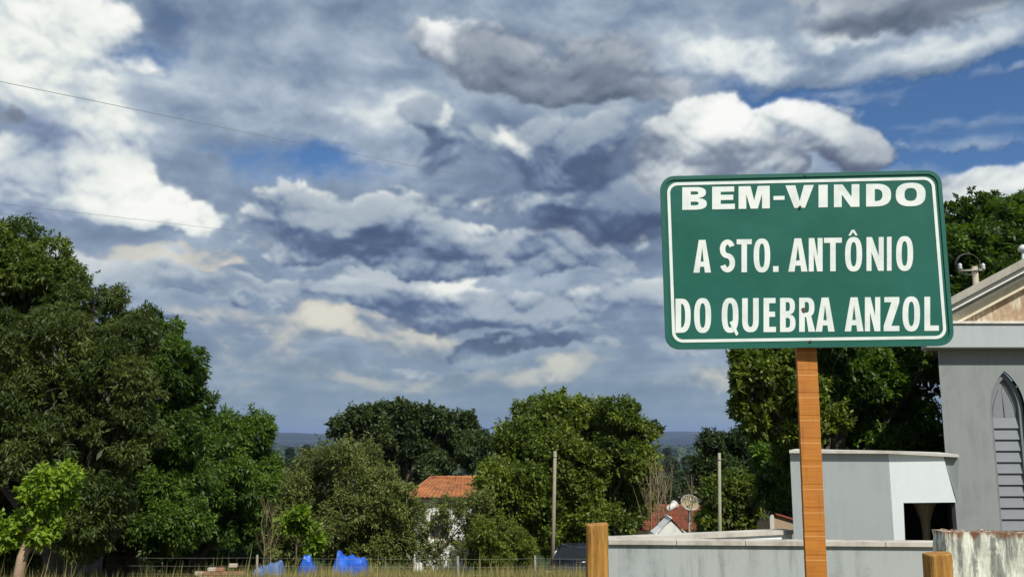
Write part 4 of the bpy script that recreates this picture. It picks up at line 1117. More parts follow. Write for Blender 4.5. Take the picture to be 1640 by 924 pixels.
for lab, spec, d, bx, sd_ in (
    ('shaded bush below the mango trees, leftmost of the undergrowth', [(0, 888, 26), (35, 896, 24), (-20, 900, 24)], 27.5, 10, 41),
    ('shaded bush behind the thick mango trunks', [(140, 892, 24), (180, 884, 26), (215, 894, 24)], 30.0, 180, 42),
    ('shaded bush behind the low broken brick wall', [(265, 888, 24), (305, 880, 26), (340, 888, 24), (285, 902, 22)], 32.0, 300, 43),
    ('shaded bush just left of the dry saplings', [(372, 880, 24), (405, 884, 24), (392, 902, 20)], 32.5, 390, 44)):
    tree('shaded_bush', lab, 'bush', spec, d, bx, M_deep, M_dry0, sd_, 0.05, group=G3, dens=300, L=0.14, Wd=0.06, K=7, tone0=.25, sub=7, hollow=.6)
# bare saplings
M_dry = plain('dry_twigs', (0.20, 0.155, 0.085), 0.9, 0.3)
def bare_tree(px, pyt, d, label, seed, r=.05, spread=0.5, mat=M_dry, group='bare saplings right of the leafy tree'):
    rnd = random.Random(seed); top = at(px, pyt, d); bz = float(gz(top.x, d)) - .1
    root = thing('bare_tree', label, 'tree', (top.x, d, bz), group)
    H = top.z - bz; bm = bmesh.new(); tw = bmesh.new()
    tr = [Vector((rnd.uniform(-.1, .1) * q, rnd.uniform(-.1, .1), H * q)) for q in (0, .25, .5, .75, 1)]
    tube(bm, tr, [r, r * .8, r * .6, r * .4, r * .15], 6)
    obj('trunk', bm, mat, root)
    for k in range(12):
        q = rnd.uniform(.3, .9); p0 = tr[0].lerp(tr[4], q)
        dr = Vector((rnd.uniform(-1, 1), rnd.uniform(-1, 1), rnd.uniform(1.0, 2.4))).normalized()
        l = H * (1 - q) * rnd.uniform(.5, 1) * spread * 1.6 + .2
        p2 = p0 + dr * l + Vector((0, 0, l * .2)); tube(tw, [p0, p0 + dr * l * .5, p2], [r * .3, r * .2, r * .06], 4, False)
        for _ in range(3):
            s0 = p0.lerp(p2, rnd.uniform(.3, .8)); e = s0 + Vector((rnd.uniform(-1, 1), rnd.uniform(-1, 1), rnd.uniform(.6, 2))).normalized() * l * .4
            tube(tw, [s0, e], [r * .12, r * .04], 3, False)
    obj('branches', tw, mat, root)
bare_tree(1052, 735, 34, 'tallest bare sapling beside the yellowish-green tree', 1, .06)
bare_tree(1040, 762, 33.5, 'short bare sapling touching the yellowish-green tree', 2)
bare_tree(1068, 770, 35, 'thin forked bare sapling over the rust-red roof', 3, .05, .8)
bare_tree(1105, 760, 36, 'bare sapling behind the satellite dish', 4, .04)
bare_tree(424, 800, 26, 'thin pale dry sapling at the right foot of the mango trees', 5, .022, .4, M_dry, 'dry saplings by the blue tarpaulins')
bare_tree(438, 812, 26.5, 'second thin dry sapling, nearer the lime-green bush', 6, .02, .4, M_dry, 'dry saplings by the blue tarpaulins')

# ============================================================ houses down the slope
def tilerows(bm, a, b, c, d, nu, nv, h, lap=0.03):
    """rows of half round tiles over the quad a,b (eave) d,c (ridge)"""
    nn = (b - a).cross(d - a).normalized()
    cols = nu * 6
    V = []
    for j in range(nv * 2 + 1):
        v = (j // 2) / nv if j % 2 == 0 else (j // 2 + 1) / nv
        row = []
        for i in range(cols + 1):
            u = i / cols
            p_ = a.lerp(b, u).lerp(d.lerp(c, u), min(1, v))
            wv = abs(math.sin(math.pi * u * nu))
            row.append(bm.verts.new(p_ + nn * (h * wv + (0.0 if j % 2 else lap))))
        V.append(row)
    for j in range(nv * 2):
        for i in range(cols): bm.faces.new((V[j][i], V[j][i + 1], V[j + 1][i + 1], V[j + 1][i]))
def tilemat(name, c1, c2, c3):
    m, t, p, out = material(name); o_ = geo(t)
    v = t.voro(o_, 3.5, 0, .5, 'F1', out=1); sc_ = t.n.new('ShaderNodeSeparateColor'); t.put(sc_.inputs[0], v)
    col = t.mix(sc_.outputs[0], lin(*c1), lin(*c2)); col = t.mix(t.mapr(t.noise(o_, 1.2, 6, .65), .5, .7), col, lin(*c3))
    t.put(p.inputs['Base Color'], col); p.inputs['Roughness'].default_value = .85; return m
m_orange = tilemat('orange_roof_tile', (0.42, 0.165, 0.055), (0.27, 0.10, 0.04), (0.13, 0.075, 0.04))
m_rust = tilemat('rust_roof_tile', (0.30, 0.085, 0.035), (0.24, 0.06, 0.03), (0.10, 0.045, 0.03))
m_whouse = stained('whitewashed_house', (0.78, 0.78, 0.72), (0.4, 0.4, 0.36), 0.6)
m_glass = plain('dark_window_glass', (0.03, 0.035, 0.04), 0.15, 0.1)
m_brown = plain('brown_timber', (0.14, 0.08, 0.05), 0.7, 0.3)
# orange-roofed house
def house_orange():
    d = 46.0
    eL, eR = at(650, 798, d), at(850, 798, d); rL, rR = at(690, 766, d + 3.2), at(805, 766, d + 3.2)
    g0 = float(gz((eL.x + eR.x) / 2, d)) - .5
    root = thing('house', 'white house with a bright orange tiled hip roof half hidden by scrub', 'house', (eL.x, d, g0)); O = root.location
    x0, x1, y0, y1 = eL.x + .4, eR.x - .4, d + .4, d + 6.2
    bm = bmesh.new(); box(bm, x0, x1, y0, y1, g0, eL.z - .02)
    for v in bm.verts: v.co -= O
    obj('wall', bm, m_whouse, root)
    for k, xx in enumerate((x0 + .8, x0 + 2.6, x0 + 4.4)):
        bm = bmesh.new(); box(bm, xx, xx + .9, y0 - .04, y0 - .003, eL.z - 1.9, eL.z - .8)
        for v in bm.verts: v.co -= O
        wdw = obj('window', bm, m_brown, root)
        for q in range(2):
            bm = bmesh.new(); box(bm, xx + .06 + q * .42, xx + .42 + q * .42, y0 - .052, y0 - .041, eL.z - 1.83, eL.z - .87)
            for v in bm.verts: v.co -= O
            obj('pane', bm, m_glass, wdw)
    e2L, e2R = Vector((eL.x, d + 6.6, eL.z)), Vector((eR.x, d + 6.6, eR.z))
    bm = bmesh.new()
    tilerows(bm, eL, eR, rR, rL, 26, 12, .05); tilerows(bm, e2R, e2L, rL, rR, 26, 12, .05)
    tilerows(bm, e2L, eL, rL, rL + Vector((0, .01, 0)), 24, 12, .05); tilerows(bm, eR, e2R, rR + Vector((0, .01, 0)), rR, 24, 12, .05)
    for v in bm.verts: v.co -= O
    rf = obj('roof', bm, m_orange, root)
    bm = bmesh.new()
    for a, b in ((rL, rR), (eL, rL), (eR, rR), (e2L, rL), (e2R, rR)): tube(bm, [a - O + Vector((0, 0, .05)), b - O + Vector((0, 0, .05))], .10, 8)
    obj('ridge_tiles', bm, m_orange, rf)
house_orange()
def gable_house(label, px0, px1, pye, pyr, d, depth, mroof, mwall, windows=True, along=True):
    """ridge along x (we see a slope) or towards us (we see the gable)"""
    eL, eR = at(px0, pye, d), at(px1, pye, d); H = at(px0, pyr, d + (depth / 2 if along else 0)).z - eL.z; tile_ = .03 if along else 0.0
    g0 = float(gz((eL.x + eR.x) / 2, d)) - .5
    root = thing('house', label, 'house', (eL.x, d, g0)); O = root.location
    ov = .25 if along else .03
    bm = bmesh.new()
    if along:
        box(bm, eL.x + ov, eR.x - ov, d + ov, d + depth - ov, g0, eL.z)
    else:
        prism(bm, [(eL.x + ov, g0), (eR.x - ov, g0), (eR.x - ov, eL.z + .1), ((eL.x + eR.x) / 2, eL.z + H - .08), (eL.x + ov, eL.z + .1)], depth - ov, Matrix.Translation((0, d, 0)))
    for v in bm.verts: v.co -= O
    obj('wall', bm, mwall, root)
    bm = bmesh.new()
    if along:
        r0, r1 = Vector((eL.x, d + depth / 2, eL.z + H)), Vector((eR.x, d + depth / 2, eL.z + H))
        tilerows(bm, eL, eR, r1, r0, 30, 12, .05); tilerows(bm, Vector((eR.x, d + depth, eL.z)), Vector((eL.x, d + depth, eL.z)), r0, r1, 30, 12, .05)
        prism(bm, [(0, 0), (depth, 0), (depth / 2, H)], .12, Matrix(((0, -1, 0, eL.x + ov + .14), (1, 0, 0, d), (0, 0, 1, eL.z - .02), (0, 0, 0, 1))))
        prism(bm, [(0, 0), (depth, 0), (depth / 2, H)], .12, Matrix(((0, -1, 0, eR.x - ov), (1, 0, 0, d), (0, 0, 1, eL.z - .02), (0, 0, 0, 1))))
        ridge = [(r0, r1)]
    else:
        mx = (eL.x + eR.x) / 2
        for s_, e in ((-1, eL), (1, eR)):
            r0, r1 = Vector((mx, d - .05, eL.z + H)), Vector((mx, d + depth, eL.z + H))
            f0, f1 = Vector((e.x, d - .05, eL.z)), Vector((e.x, d + depth, eL.z))
            if s_ < 0: tilerows(bm, f1, f0, r0, r1, 10, 2, .003, .004)
            else: tilerows(bm, f0, f1, r1, r0, 10, 2, .003, .004)
        ridge = [(r0, r1)]
    for v in bm.verts: v.co -= O
    rf = obj('roof', bm, mroof, root)
    bm = bmesh.new()
    if not along: ridge = []; tube(bm, [Vector((mx, d - .04, eL.z + H + .02)) - O, Vector((mx, d + depth, eL.z + H + .02)) - O], .03, 6)
    for a, b in ridge: tube(bm, [a - O, b - O], .09, 8)
    obj('ridge_tiles', bm, mroof, rf)
    return root, eL, eR, H
gable_house('house with a long rust-red tiled roof below the bare saplings', 1008, 1150, 850, 810, 42.0, 6.0, m_rust, m_whouse)
root, eL, eR, H = gable_house('small hut with a white triangular gable poking above the low wall', 1047, 1104, 860, 830, 30.0, 1.0, m_whouse, m_whouse, along=False)
# beige house fragment left of the annex
dB = 34.0
q0, q1 = at(1238, 822, dB), at(1285, 838, dB)
m_beige = stained('beige_render', (0.40, 0.30, 0.20), (0.25, 0.18, 0.12), 0.6)
bh = thing('shed', 'beige shed with sloping top and pale corner post left of the annex', 'shed', (q0.x, dB, float(gz(q0.x, dB)) - .3)); O = bh.location
bm = bmesh.new(); prism(bm, [(q0.x, O.z), (q1.x, O.z), (q1.x, q1.z), (q0.x, q0.z)], 2.4, Matrix.Translation((0, dB, 0)))
for v in bm.verts: v.co -= O
obj('wall', bm, m_beige, bh)
bm = bmesh.new(); a = at(1232, 808, dB - .05); box(bm, a.x - .02, a.x + .13, dB - .12, dB - .01, O.z, a.z)
for v in bm.verts: v.co -= O
obj('corner_post', bm, m_cap2, bh)
bm = bmesh.new(); prism(bm, [(q0.x - .05, q0.z + .01), (q1.x + .1, q1.z + .0), (q1.x + .1, q1.z + .06), (q0.x - .05, q0.z + .07)], 2.6, Matrix.Translation((0, dB - .1, 0)))
for v in bm.verts: v.co -= O
obj('roof', bm, m_rust, bh)
# shed under the mango trees, far left
dS = 26.5
a, b = at(66, 872, dS), at(112, 872, dS)
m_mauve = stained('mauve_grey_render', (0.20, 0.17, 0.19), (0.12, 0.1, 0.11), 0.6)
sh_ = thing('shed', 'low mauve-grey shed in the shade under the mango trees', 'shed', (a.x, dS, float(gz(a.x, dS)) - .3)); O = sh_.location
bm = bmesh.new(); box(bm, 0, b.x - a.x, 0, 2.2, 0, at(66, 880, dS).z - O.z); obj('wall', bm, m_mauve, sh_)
bm = bmesh.new(); prism(bm, [(-.1, 0), (b.x - a.x + .12, .12), (b.x - a.x + .12, .17), (-.1, .05)], 2.5, Matrix.Translation((0, -.2, at(66, 880, dS).z - O.z + .004))); obj('roof', bm, m_metal, sh_)
bm = bmesh.new(); box(bm, b.x - a.x + .02, b.x - a.x + .10, -.06, .04, 0, at(66, 874, dS).z - O.z); obj('corner_post', bm, m_whouse, sh_)
# broken brick wall under the fourth mango tree
dK = 25.0
m_brick = plain('pinkish_brick', (0.34, 0.17, 0.11), .9, .35, 5)
m_plaster = plain('cream_plaster_scraps', (0.50, 0.44, 0.34), .9, .25, 5)
bA, bB = at(320, 900, dK), at(392, 900, dK)
bw = thing('brick_wall', 'low broken brick wall with scraps of cream plaster under the mango trees', 'wall', (bA.x, dK, float(gz(bA.x, dK)) - .2)); O = bw.location
rnd = random.Random(8)
bme = []
for mm in (m_brick, m_plaster):
    bm = bbox(-.105, .105, -.06, .06, -.045, .045, .006); me = bpy.data.meshes.new('brick'); bm.to_mesh(me); bm.free(); me.materials.append(mm); bme.append(me)
wlen = bB.x - bA.x; nrow = 8
topz = at(320, 905, dK).z - O.z
for r0 in range(nrow):
    z = topz - r0 * .10
    x = (r0 % 2) * .11
    while x < wlen:
        if not (r0 < 2 and (x < wlen * (.25 + .2 * (1 - r0)) or rnd.random() < .3 * (2 - r0) * x / wlen)):
            o_b = bpy.data.objects.new('brick', bme[1 if rnd.random() < .22 else 0]); C.objects.link(o_b); o_b.parent = bw
            o_b.location = (x, rnd.uniform(-.012, .012), z); o_b.rotation_euler = (0, 0, rnd.uniform(-.04, .04))
        x += .222
bm = bmesh.new(); box(bm, 0, wlen - .1, .065, .13, 0, topz - .3); obj('mortar_backing', bm, m_plaster, bw)

# ============================================================ tarpaulins, poles, fence, dish, car
m_tarp, t, p, out = material('blue_tarpaulin'); o_ = geo(t)
t.put(p.inputs['Base Color'], t.mix(t.mapr(t.noise(o_, 3, 5, .6), .35, .7), lin(0.012, 0.075, 0.46), lin(0.025, 0.15, 0.62)))
p.inputs['Roughness'].default_value = .35
def tarp(px0, px1, pyt, d, label, seed, mat=m_tarp):
    rnd = random.Random(seed); a, b, tp = at(px0, 912, d), at(px1, 912, d), at(px0, pyt, d)
    g0 = float(gz((a.x + b.x) / 2, d)); W_ = b.x - a.x; H_ = tp.z - g0
    n = 22; bm = bmesh.new(); V = []
    ph = [rnd.uniform(0, 6) for _ in range(6)]; H_ *= .92
    for j in range(n + 1):
        row = []
        for i in range(n + 1):
            u, v = i / n * 2 - 1, j / n * 2 - 1
            e = max(abs(u), abs(v))
            r = math.hypot(u, v)
            h = H_ * max(0, 1 - max(0, e - .74) / .26) ** .5 * (.82 + .18 * math.cos(u * 2.2 + ph[3]) * math.cos(v * 1.7))
            h *= 1 - .16 * max(0, math.sin(u * 4.3 + ph[4]))
            h += (0.04 * math.sin(u * 6 + ph[0] + v * 3) + .03 * math.sin(v * 8 + ph[1]) + .02 * abs(math.sin((u * .8 + v) * 13 + ph[2]))) * H_ * (1 - e * .5)
            row.append(bm.verts.new((u * W_ * .5 * (.86 + .14 * e), v * W_ * .45, max(h, .0))))
        V.append(row)
    for j in range(n):
        for i in range(n): bm.faces.new((V[j][i], V[j][i + 1], V[j + 1][i + 1], V[j + 1][i]))
    o = obj('tarpaulin', bm, mat); o.location = ((a.x + b.x) / 2, d, g0)
    sm = o.modifiers.new('thickness', 'SOLIDIFY'); sm.thickness = .01
    tag(o, label, 'tarpaulin', 'blue tarpaulins over heaps in the grass')
tarp(534, 590, 876, 27.0, 'largest and brightest blue tarpaulin heap, rightmost of the three', 1)
tarp(478, 508, 884, 26.0, 'narrow blue tarpaulin heap below the lime-green bush', 2)
m_tarp2, t, p, out = material('faded_blue_tarpaulin'); o_ = geo(t)
t.put(p.inputs['Base Color'], t.mix(t.noise(o_, 3, 5, .6), lin(0.05, 0.11, 0.30), lin(0.14, 0.22, 0.38))); p.inputs['Roughness'].default_value = .6
tarp(408, 456, 887, 26.0, 'faded blue tarpaulin heap nearest the mango trees', 3, m_tarp2)
def pole(px_top, pyt, px_bot, d, r, label, mat, H=None):
    tp, bt_ = at(px_top, pyt, d), at(px_bot, 905, d)
    gz0 = float(gz(bt_.x, d)) - .3
    root = thing('utility_pole', label, 'pole', (bt_.x, d, gz0)); O = root.location
    bm = bmesh.new(); tube(bm, [(0, 0, 0), Vector((tp.x, d, tp.z)) - O], [r * 1.25, r * .85], 10); obj('pole', bm, mat, root)
    bm = bmesh.new(); tube(bm, [Vector((tp.x, d, tp.z - .25)) - O, Vector((tp.x, d, tp.z - .20)) - O], [r * 1.05, r * 1.05], 10); obj('steel_band', bm, m_metal, root)
    return root
M_conc3 = plain('weathered_concrete', (0.26, 0.235, 0.17), 0.9, 0.25, 8, 0.3)
m_conc2 = plain('mossy_concrete', (0.30, 0.29, 0.21), .9, .25, 4)
pole(889, 722, 884, 38.0, .075, 'slender concrete pole standing in front of the yellowish-green tree', M_conc3)
pole(1152, 725, 1152, 31.0, .055, 'slim greenish pole rising above the low wall', m_conc2)
st_ = at(893, 881, 36.0); gs = float(gz(st_.x, 36.0))
bo = thing('marker_post', 'short whitewashed post at the foot of the slender concrete pole', 'post', (st_.x, 36.0, gs))
bm = bmesh.new(); hh = st_.z - gs; tube(bm, [(0, 0, -.1), (0, 0, hh * .9), (0, 0, hh * .97), (0, 0, hh)], [.15, .14, .11, .04], 12); obj('post', bm, m_whouse, bo)
# wire fence
m_fpost = plain('grey_fence_wood', (0.22, 0.19, 0.15), .9, .3, 8, .4)
fp = thing('wire_fence', 'low wire fence on thin weathered stakes crossing the grass', 'fence', at(412, 905, 21.0)); O = fp.location
tops = []
for px_ in (120, 412, 735, 857, 1010):
    d = 21.0 + .3 * math.sin(px_); g0 = at(px_, 920, d); tp = at(px_ + (px_ % 5 - 2), 884 + (px_ * 7 % 9), d)
    gg = float(gz(g0.x, d)) - .2
    bm = bmesh.new(); tube(bm, [Vector((g0.x, d, gg)) - O, Vector((tp.x, d, tp.z)) - O], [.032, .026], 7); obj('stake', bm, m_fpost, fp); tops.append(Vector((tp.x, d - .03, tp.z)))
for k in range(3):
    bm = bmesh.new(); pts = []
    for a, b in zip(tops, tops[1:]):
        for q in range(4): pts.append(a.lerp(b, q / 4) - O - Vector((0, 0, .06 + k * .17 + .015 * math.sin(q * math.pi / 4))))
    tube(bm, pts, .0016, 4, False); obj('wire', bm, m_metal, fp)
# satellite dish on the rust-red roof
dD = 40.5; c_ = at(1105, 806, dD)
sdh = thing('satellite_dish', 'large pale mesh satellite dish in front of the rust-red roof', 'satellite dish', (c_.x, dD, float(gz(c_.x, dD)))); O = sdh.location
m_dish, t, p, out = material('dish_mesh'); t.put(p.inputs['Base Color'], lin(.42, .38, .24)); p.inputs['Roughness'].default_value = .6
bm = bmesh.new(); Rd = 14 / F * dD; V = []
rot = Matrix.Rotation(R(-38), 4, 'X') @ Matrix.Rotation(R(10), 4, 'Y')
rings = 7; nseg = 24
for j in range(rings + 1):
    rr_ = Rd * j / rings
    V.append([bm.verts.new(c_ - O + (rot @ Vector((rr_ * math.cos(a), -.0 + (-1) * 0 + .0, rr_ * math.sin(a)))) + rot @ Vector((0, -(rr_ ** 2) / (2.6 * Rd) + Rd * .2, 0))) for a in [2 * math.pi * k / nseg for k in range(nseg)]] if j else [bm.verts.new(c_ - O + rot @ Vector((0, Rd * .2, 0)))])
for k in range(nseg): bm.faces.new((V[0][0], V[1][k], V[1][(k + 1) % nseg]))
for j in range(1, rings):
    for k in range(nseg): bm.faces.new((V[j][k], V[j + 1][k], V[j + 1][(k + 1) % nseg], V[j][(k + 1) % nseg]))
dsh = obj('reflector', bm, m_dish, sdh)
md = dsh.modifiers.new('mesh_lattice', 'WIREFRAME'); md.thickness = .03; md.use_replace = True
bm = bmesh.new(); tube(bm, [c_ - O + rot @ Vector((Rd * math.cos(a), -Rd * .18, Rd * math.sin(a))) for a in [2 * math.pi * k / 32 for k in range(33)]], .025, 6, False); obj('rim', bm, m_metal, sdh)
bm = bmesh.new(); tube(bm, [(0, .35, 0), c_ - O + Vector((0, .25, 0))], .06, 8); obj('mast', bm, m_metal, sdh)
bm = bmesh.new()
for k in range(3):
    a = 2 * math.pi * k / 3 + .5
    tube(bm, [c_ - O + rot @ Vector((Rd * .8 * math.cos(a), -Rd * .05, Rd * .8 * math.sin(a))), c_ - O + rot @ Vector((0, -Rd * .8, 0))], .012, 5)
obj('feed_arm', bm, m_metal, sdh)
bm = bmesh.new(); q = c_ - O + rot @ Vector((0, -Rd * .8, 0)); tube(bm, [q, q + Vector((0, -.1, -.06))], [.06, .05], 8); obj('receiver', bm, m_insul, sdh)
# white water pipe / tank on the rust-red roof
tnk = at(1079, 809, 43.0); t2_ = at(1068, 816, 42.6)
wt = thing('chimney_pipe', 'stubby white pipe lying slantwise on the rust-red roof ridge', 'pipe', t2_)
bm = bmesh.new(); v_ = tnk - t2_; tube(bm, [(0, 0, 0), v_ * .9, v_], [.13, .15, .15], 12); obj('pipe', bm, m_insul, wt)
bm = bmesh.new(); tube(bm, [v_, v_ * 1.12, v_ * 1.3], [.2, .22, .05], 12); obj('cap', bm, m_insul, wt)
# parked car in the shade
m_carp, t, p, out = material('dark_car_paint'); t.put(p.inputs['Base Color'], lin(.015, .017, .03)); p.inputs['Roughness'].default_value = .25; p.inputs['Coat Weight'].default_value = .6
m_tyre = plain('tyre_rubber', (.02, .02, .02), .9, .2)
m_lamp = plain('lamp_lens', (.75, .75, .72), .15, .05); m_red = plain('red_lamp', (.45, .03, .02), .3, .1)
dCar = 35.5; cb = at(922, 912, dCar); gz_c = float(gz(cb.x, dCar))
car = thing('parked_car', 'dark car parked in the shade left of the brown post', 'car', (cb.x, dCar, gz_c + .05), rz=R(-16))
def hull(bm, secs):
    rings = [[bm.verts.new(v) for v in s_] for s_ in secs]
    n = len(rings[0])
    for a, b in zip(rings, rings[1:]):
        for k in range(n): bm.faces.new((a[k], a[(k + 1) % n], b[(k + 1) % n], b[k]))
    bm.faces.new(rings[0][::-1]); bm.faces.new(rings[-1])
    for f in bm.faces: f.smooth = True
def csec(y, hwid, z0, z1): return [(-hwid, y, z0 + .05), (-hwid * .96, y, z0), (hwid * .96, y, z0), (hwid, y, z0 + .05), (hwid, y, z1 - .12), (hwid * .88, y, z1), (-hwid * .88, y, z1), (-hwid, y, z1 - .12)]
bm = bmesh.new(); hull(bm, [csec(-1.95, .62, .32, .62), csec(-1.88, .76, .26, .72), csec(-1.3, .80, .22, .80), csec(-.7, .81, .22, .86), csec(1.3, .81, .22, .88), csec(1.8, .78, .26, .84), csec(1.92, .68, .34, .74)]); obj('body', bm, m_carp, car)
bm = bmesh.new(); hull(bm, [csec(-.78, .70, .80, .90), csec(-.15, .64, .82, 1.34), csec(.3, .63, .82, 1.39), csec(1.0, .62, .82, 1.34), csec(1.6, .66, .80, .92)]); obj('cabin', bm, m_carp, car)
bm = bmesh.new(); vs = [bm.verts.new(v) for v in ((-.60, -.80, .90), (.60, -.80, .90), (.50, -.24, 1.30), (-.50, -.24, 1.30))]; bm.faces.new(vs); bmesh.ops.solidify(bm, geom=bm.faces[:], thickness=.02); obj('windscreen', bm, m_glass, car)
for s_ in (-1, 1):
    bm = bmesh.new(); vs = [bm.verts.new((s_ * .655, y, z)) for y, z in ((-.5, .90), (1.3, .90), (.95, 1.28), (-.1, 1.28))]; bm.faces.new(vs); bmesh.ops.solidify(bm, geom=bm.faces[:], thickness=.02); obj('side_window', bm, m_glass, car)
    obj('headlight', bbox(s_ * .6 - .12, s_ * .6 + .12, -1.97, -1.90, .52, .66, .02), m_lamp, car)
    obj('tail_light', bbox(s_ * .62 - .09, s_ * .62 + .09, 1.88, 1.93, .55, .74, .02), m_red, car)
    for y in (-1.25, 1.2):
        bm = bmesh.new(); tube(bm, [(s_ * .62, y, .29), (s_ * .80, y, .29)], .30, 20); wh = obj('wheel', bm, m_tyre, car)
        bm = bmesh.new(); tube(bm, [(s_ * .79, y, .29), (s_ * .812, y, .29)], .18, 16); obj('rim', bm, m_metal, wh)
obj('bumper', bbox(-.7, .7, -2.0, -1.93, .30, .42, .02), m_carp, car)
obj('number_plate', bbox(-.2, .2, -2.02, -2.002, .33, .41), m_lamp, car)
obj('grille', bbox(-.38, .38, -1.975, -1.94, .46, .56, .01), m_tyre, car)

# ============================================================ overhead cables
m_cable = plain('black_cable', (0.22, 0.23, 0.26), .6, .1)
def cable(pts, rad, label):
    P_ = [at(*q) for q in pts]
    pts2 = []
    A, B = P_[0], P_[-1]
    n = 40; sag = pts_sag[label]
    for k in range(n + 1):
        q = k / n; v = A.lerp(B, q); v.z -= sag * 4 * q * (1 - q); pts2.append(v - A)
    bm = bmesh.new(); tube(bm, pts2, rad, 5, False)
    o = obj('overhead_cable', bm, m_cable); o.location = A
    tag(o, label, 'cable', 'overhead cables across the sky')
pts_sag = {'upper overhead cable slanting down from the left edge towards the sign': .35, 'lower overhead cable slanting just above the mango trees': .15}
cable([(-120, 106, 15), (1180, 355, 90)], .0062, 'upper overhead cable slanting down from the left edge towards the sign')
cable([(-120, 312, 26), (1150, 455, 170)], .006, 'lower overhead cable slanting just above the mango trees')

# ============================================================ grass
def blades(X, Y, h, rng, wdt, tone, lean=.35):
    n = len(X); z = gz(X, Y) - .02
    a = rng.rand(n) * 6.283; b0 = np.stack([X, Y, z], -1)
    side = np.stack([np.cos(a), np.sin(a), np.zeros(n)], -1) * wdt[:, None]
    ln = np.stack([np.cos(a + 1.2), np.sin(a + 1.2), np.zeros(n)], -1) * (h * lean * rng.rand(n))[:, None]
    up = np.zeros((n, 3)); up[:, 2] = h
    p0, p1 = b0 - side / 2, b0 + side / 2
    m0, m1 = b0 + up * .55 + ln * .35 - side * .4, b0 + up * .55 + ln * .35 + side * .4
    tp = b0 + up + ln
    V = np.stack([p0, p1, m1, m0, tp], 1).reshape(-1, 3)
    i = np.arange(n) * 5
    Fc = np.stack([np.stack([i, i + 1, i + 2], -1), np.stack([i, i + 2, i + 3], -1), np.stack([i + 3, i + 2, i + 4], -1)], 1).reshape(-1, 3)
    return V, Fc, np.repeat(tone, 5)
def grass():
    rng = np.random.RandomState(9)
    Vs, Fs, Ts = [], [], []; base = 0
    def add(x0, x1, y0, y1, n, hlo, hhi, wd, straw):
        nonlocal base
        Y = rng.uniform(y0, y1, n); X = rng.uniform(x0, x1, n) * (Y / y0)
        keep = X < 0.118 * Y
        X, Y = X[keep], Y[keep]
        pt = gnoise(X, Y, 1.1, 3) * .5 + gnoise(X, Y, 3.1, 7) * .3
        h = rng.uniform(hlo, hhi, len(X)) * (1 + .5 * pt); h[rng.rand(len(X)) < .04] *= 1.7
        tn = np.clip(straw + pt * .6 + rng.normal(size=len(X)) * .2, 0, 1)
        V, Fc, T = blades(X, Y, h, rng, np.full(len(X), wd) * rng.uniform(.6, 1.3, len(X)), tn)
        Vs.append(V); Fs.append(Fc + base); Ts.append(T); base += len(V)
    add(-7, 2, 8.0, 13.5, 42000, .08, .24, .010, .60)
    add(-7, 2, 10.5, 14.0, 2200, .22, .42, .009, .75)
    add(-10, 3, 14, 24, 42000, .12, .42, .015, .55)
    add(-13, 4, 24, 40, 30000, .2, .55, .030, .35)
    for k in range(90):                                       # low leafy weeds
        d = rng.uniform(12.5, 22); cx_ = at(rng.uniform(250, 940), 900, d).x; n = 90
        X = cx_ + rng.normal(size=n) * .14; Y = d + rng.normal(size=n) * .14
        V, Fc, T = blades(X, Y, rng.uniform(.1, .38, n), rng, rng.uniform(.02, .05, n), np.clip(rng.uniform(0, .35) + rng.normal(size=n) * .1, 0, 1), 1.0)
        Vs.append(V); Fs.append(Fc + base); Ts.append(T); base += len(V)
    for k in range(70):                                       # dry tussocks
        d = rng.uniform(15, 24); pxc = rng.uniform(380, 930) if k % 3 else rng.uniform(470, 620)
        cx_ = at(pxc, 900, d).x; n = 200
        X = cx_ + rng.normal(size=n) * .16; Y = d + rng.normal(size=n) * .12
        V, Fc, T = blades(X, Y, rng.uniform(.25, .68, n) * rng.uniform(.7, 1.05), rng, np.full(n, .010), np.clip(.75 + rng.normal(size=n) * .2, 0, 1), .55)
        Vs.append(V); Fs.append(Fc + base); Ts.append(T); base += len(V)
    me = raw_mesh('grass', np.concatenate(Vs), np.concatenate(Fs), 3, np.concatenate(Ts))
    m = leafmat('grass_blades', (0.080, 0.135, 0.020), (0.40, 0.32, 0.13), (0.25, 0.26, 0.08), .3, .7, .2)
    obj('grass', me, m, kind='stuff')
grass()
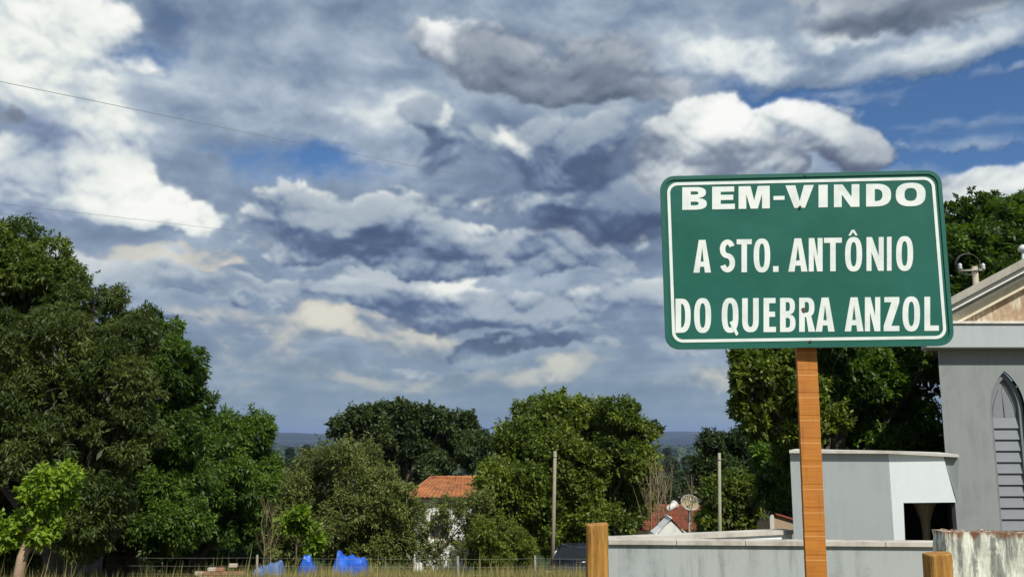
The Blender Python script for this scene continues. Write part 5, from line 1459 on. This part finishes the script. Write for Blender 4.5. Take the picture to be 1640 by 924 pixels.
# far trees in the valley
def far_trees():
    rng = np.random.RandomState(77)
    specs = [(1068, 722, 7, 900), (470, 745, 16, 260), (450, 770, 22, 200), (1085, 770, 22, 190), (1060, 790, 26, 150), (1105, 790, 24, 140), (1075, 745, 13, 320), (1100, 735, 8, 500), (1045, 742, 10, 420), (465, 722, 8, 600), (490, 716, 6, 900), (1118, 752, 14, 300), (440, 735, 10, 420)]
    labs = ['tiny dark block of trees on the plain below the far hills', 'far tree left of centre beyond the scrub', 'nearer valley tree beside the mango trees', 'dark valley tree left of the slim pole', 'dark valley tree above the bare saplings',
            'dark valley tree above the satellite dish', 'middle valley tree between the two big crowns', 'small far tree at the edge of the pale field', 'small far tree beside the yellowish-green crown', 'distant tree under the blue hills left of the scrub',
            'most distant tree under the blue hills above the scrub', 'valley tree touching the dark round tree', 'small distant tree beside the last mango tree']
    for (px, py, r, d), lab in zip(specs, labs):
        rm = r / F * d
        c = at(px, py, d); base = Vector((c.x, d, float(gz(c.x, d)) - .5))
        root = thing('valley_tree', lab, 'tree', base, 'far trees down in the valley')
        top = c.z + rm
        bm = bmesh.new(); tube(bm, [(0, 0, 0), (0, 0, max(1, c.z - base.z))], [rm * .09, rm * .05], 6, False); obj('trunk', bm, M_bark, root)
        lobes = []
        zc = max(c.z - base.z, rm * .6)
        for k in range(7):
            a = k * 2.4; q = rm * .75
            lobes.append((Vector((math.cos(a) * q * (.6 if k < 6 else 0), math.sin(a) * q * .6, zc - rm * .5 + (k % 3) * rm * .35)), rm * .55))
        hgt = zc - rm
        while hgt > rm * .4:
            lobes.append((Vector((rng.uniform(-.4, .4) * rm, 0, hgt)), rm * .8)); hgt -= rm * 1.1
        ls = rm * .16
        obj('crown', crown_mesh(lobes, rng, dens=2.2 / (ls * ls * .5), L=ls, Wd=ls * .6, K=5, sub=6, tone0=.25, tvar=.12), M_bluegreen, root)
far_trees()
# hedge rows and woods of the valley, too far to tell apart
def valley_wood():
    rng = np.random.RandomState(5); n = 42000
    r = np.exp(rng.uniform(math.log(240), math.log(4200), n)); th = rng.uniform(-.62, .62, n)
    X, Y = r * np.sin(th), r * np.cos(th)
    k = (gnoise(X, Y, .004, 1) + .5 * gnoise(X, Y, .012, 3) > -.05) | ((np.abs(np.sin(Y * .011)) < .10)) | (r < 420)
    X, Y, r = X[k], Y[k], r[k]
    s = 2.4 + r * .0042
    c = np.stack([X, Y, gz(X, Y) + s * rng.uniform(.2, 1.1, len(X))], -1)
    V, Fc, T = [], [], []
    K = 7
    d = nrm(rng.normal(size=(len(X) * K, 3)))
    cc = np.repeat(c, K, 0) + d * np.repeat(s, K)[:, None] * np.array([1.0, 1.0, .6])
    S_ = np.repeat(s, K)[:, None] * .75
    t1 = nrm(np.cross(d, rng.normal(size=d.shape))); t2 = np.cross(d, t1)
    V = np.stack([cc + t1 * S_, cc + t2 * S_, cc - t1 * S_ * .8, cc - t2 * S_ * .8], 1).reshape(-1, 3)
    i = np.arange(len(cc)) * 4; Fc = np.stack([i, i + 1, i + 2, i + 3], -1)
    me = raw_mesh('distant_woods', V, Fc, 4, np.repeat(rng.rand(len(cc)) * .5, 4))
    obj('distant_woods', me, M_bluegreen, kind='stuff')
valley_wood()
# ============================================================ air
HAZE = True
if HAZE:
    hx, hy0, hy1 = 14000, -2000, 20000
    bm = bmesh.new(); box(bm, -hx, hx, hy0, hy1, -130, 175)
    m = bpy.data.materials.new('haze_air'); m.use_nodes = True; m.node_tree.nodes.clear(); t = NT(m.node_tree)
    ov = t.n.new('ShaderNodeOutputMaterial'); pv = t.n.new('ShaderNodeVolumePrincipled'); t.l.new(pv.outputs[0], ov.inputs['Volume'])
    pv.inputs['Color'].default_value = (0.42, 0.56, 0.95, 1); pv.inputs['Density'].default_value = 0.000065; pv.inputs['Anisotropy'].default_value = 0.1
    hz_o = obj('haze', bm, m, kind='stuff')
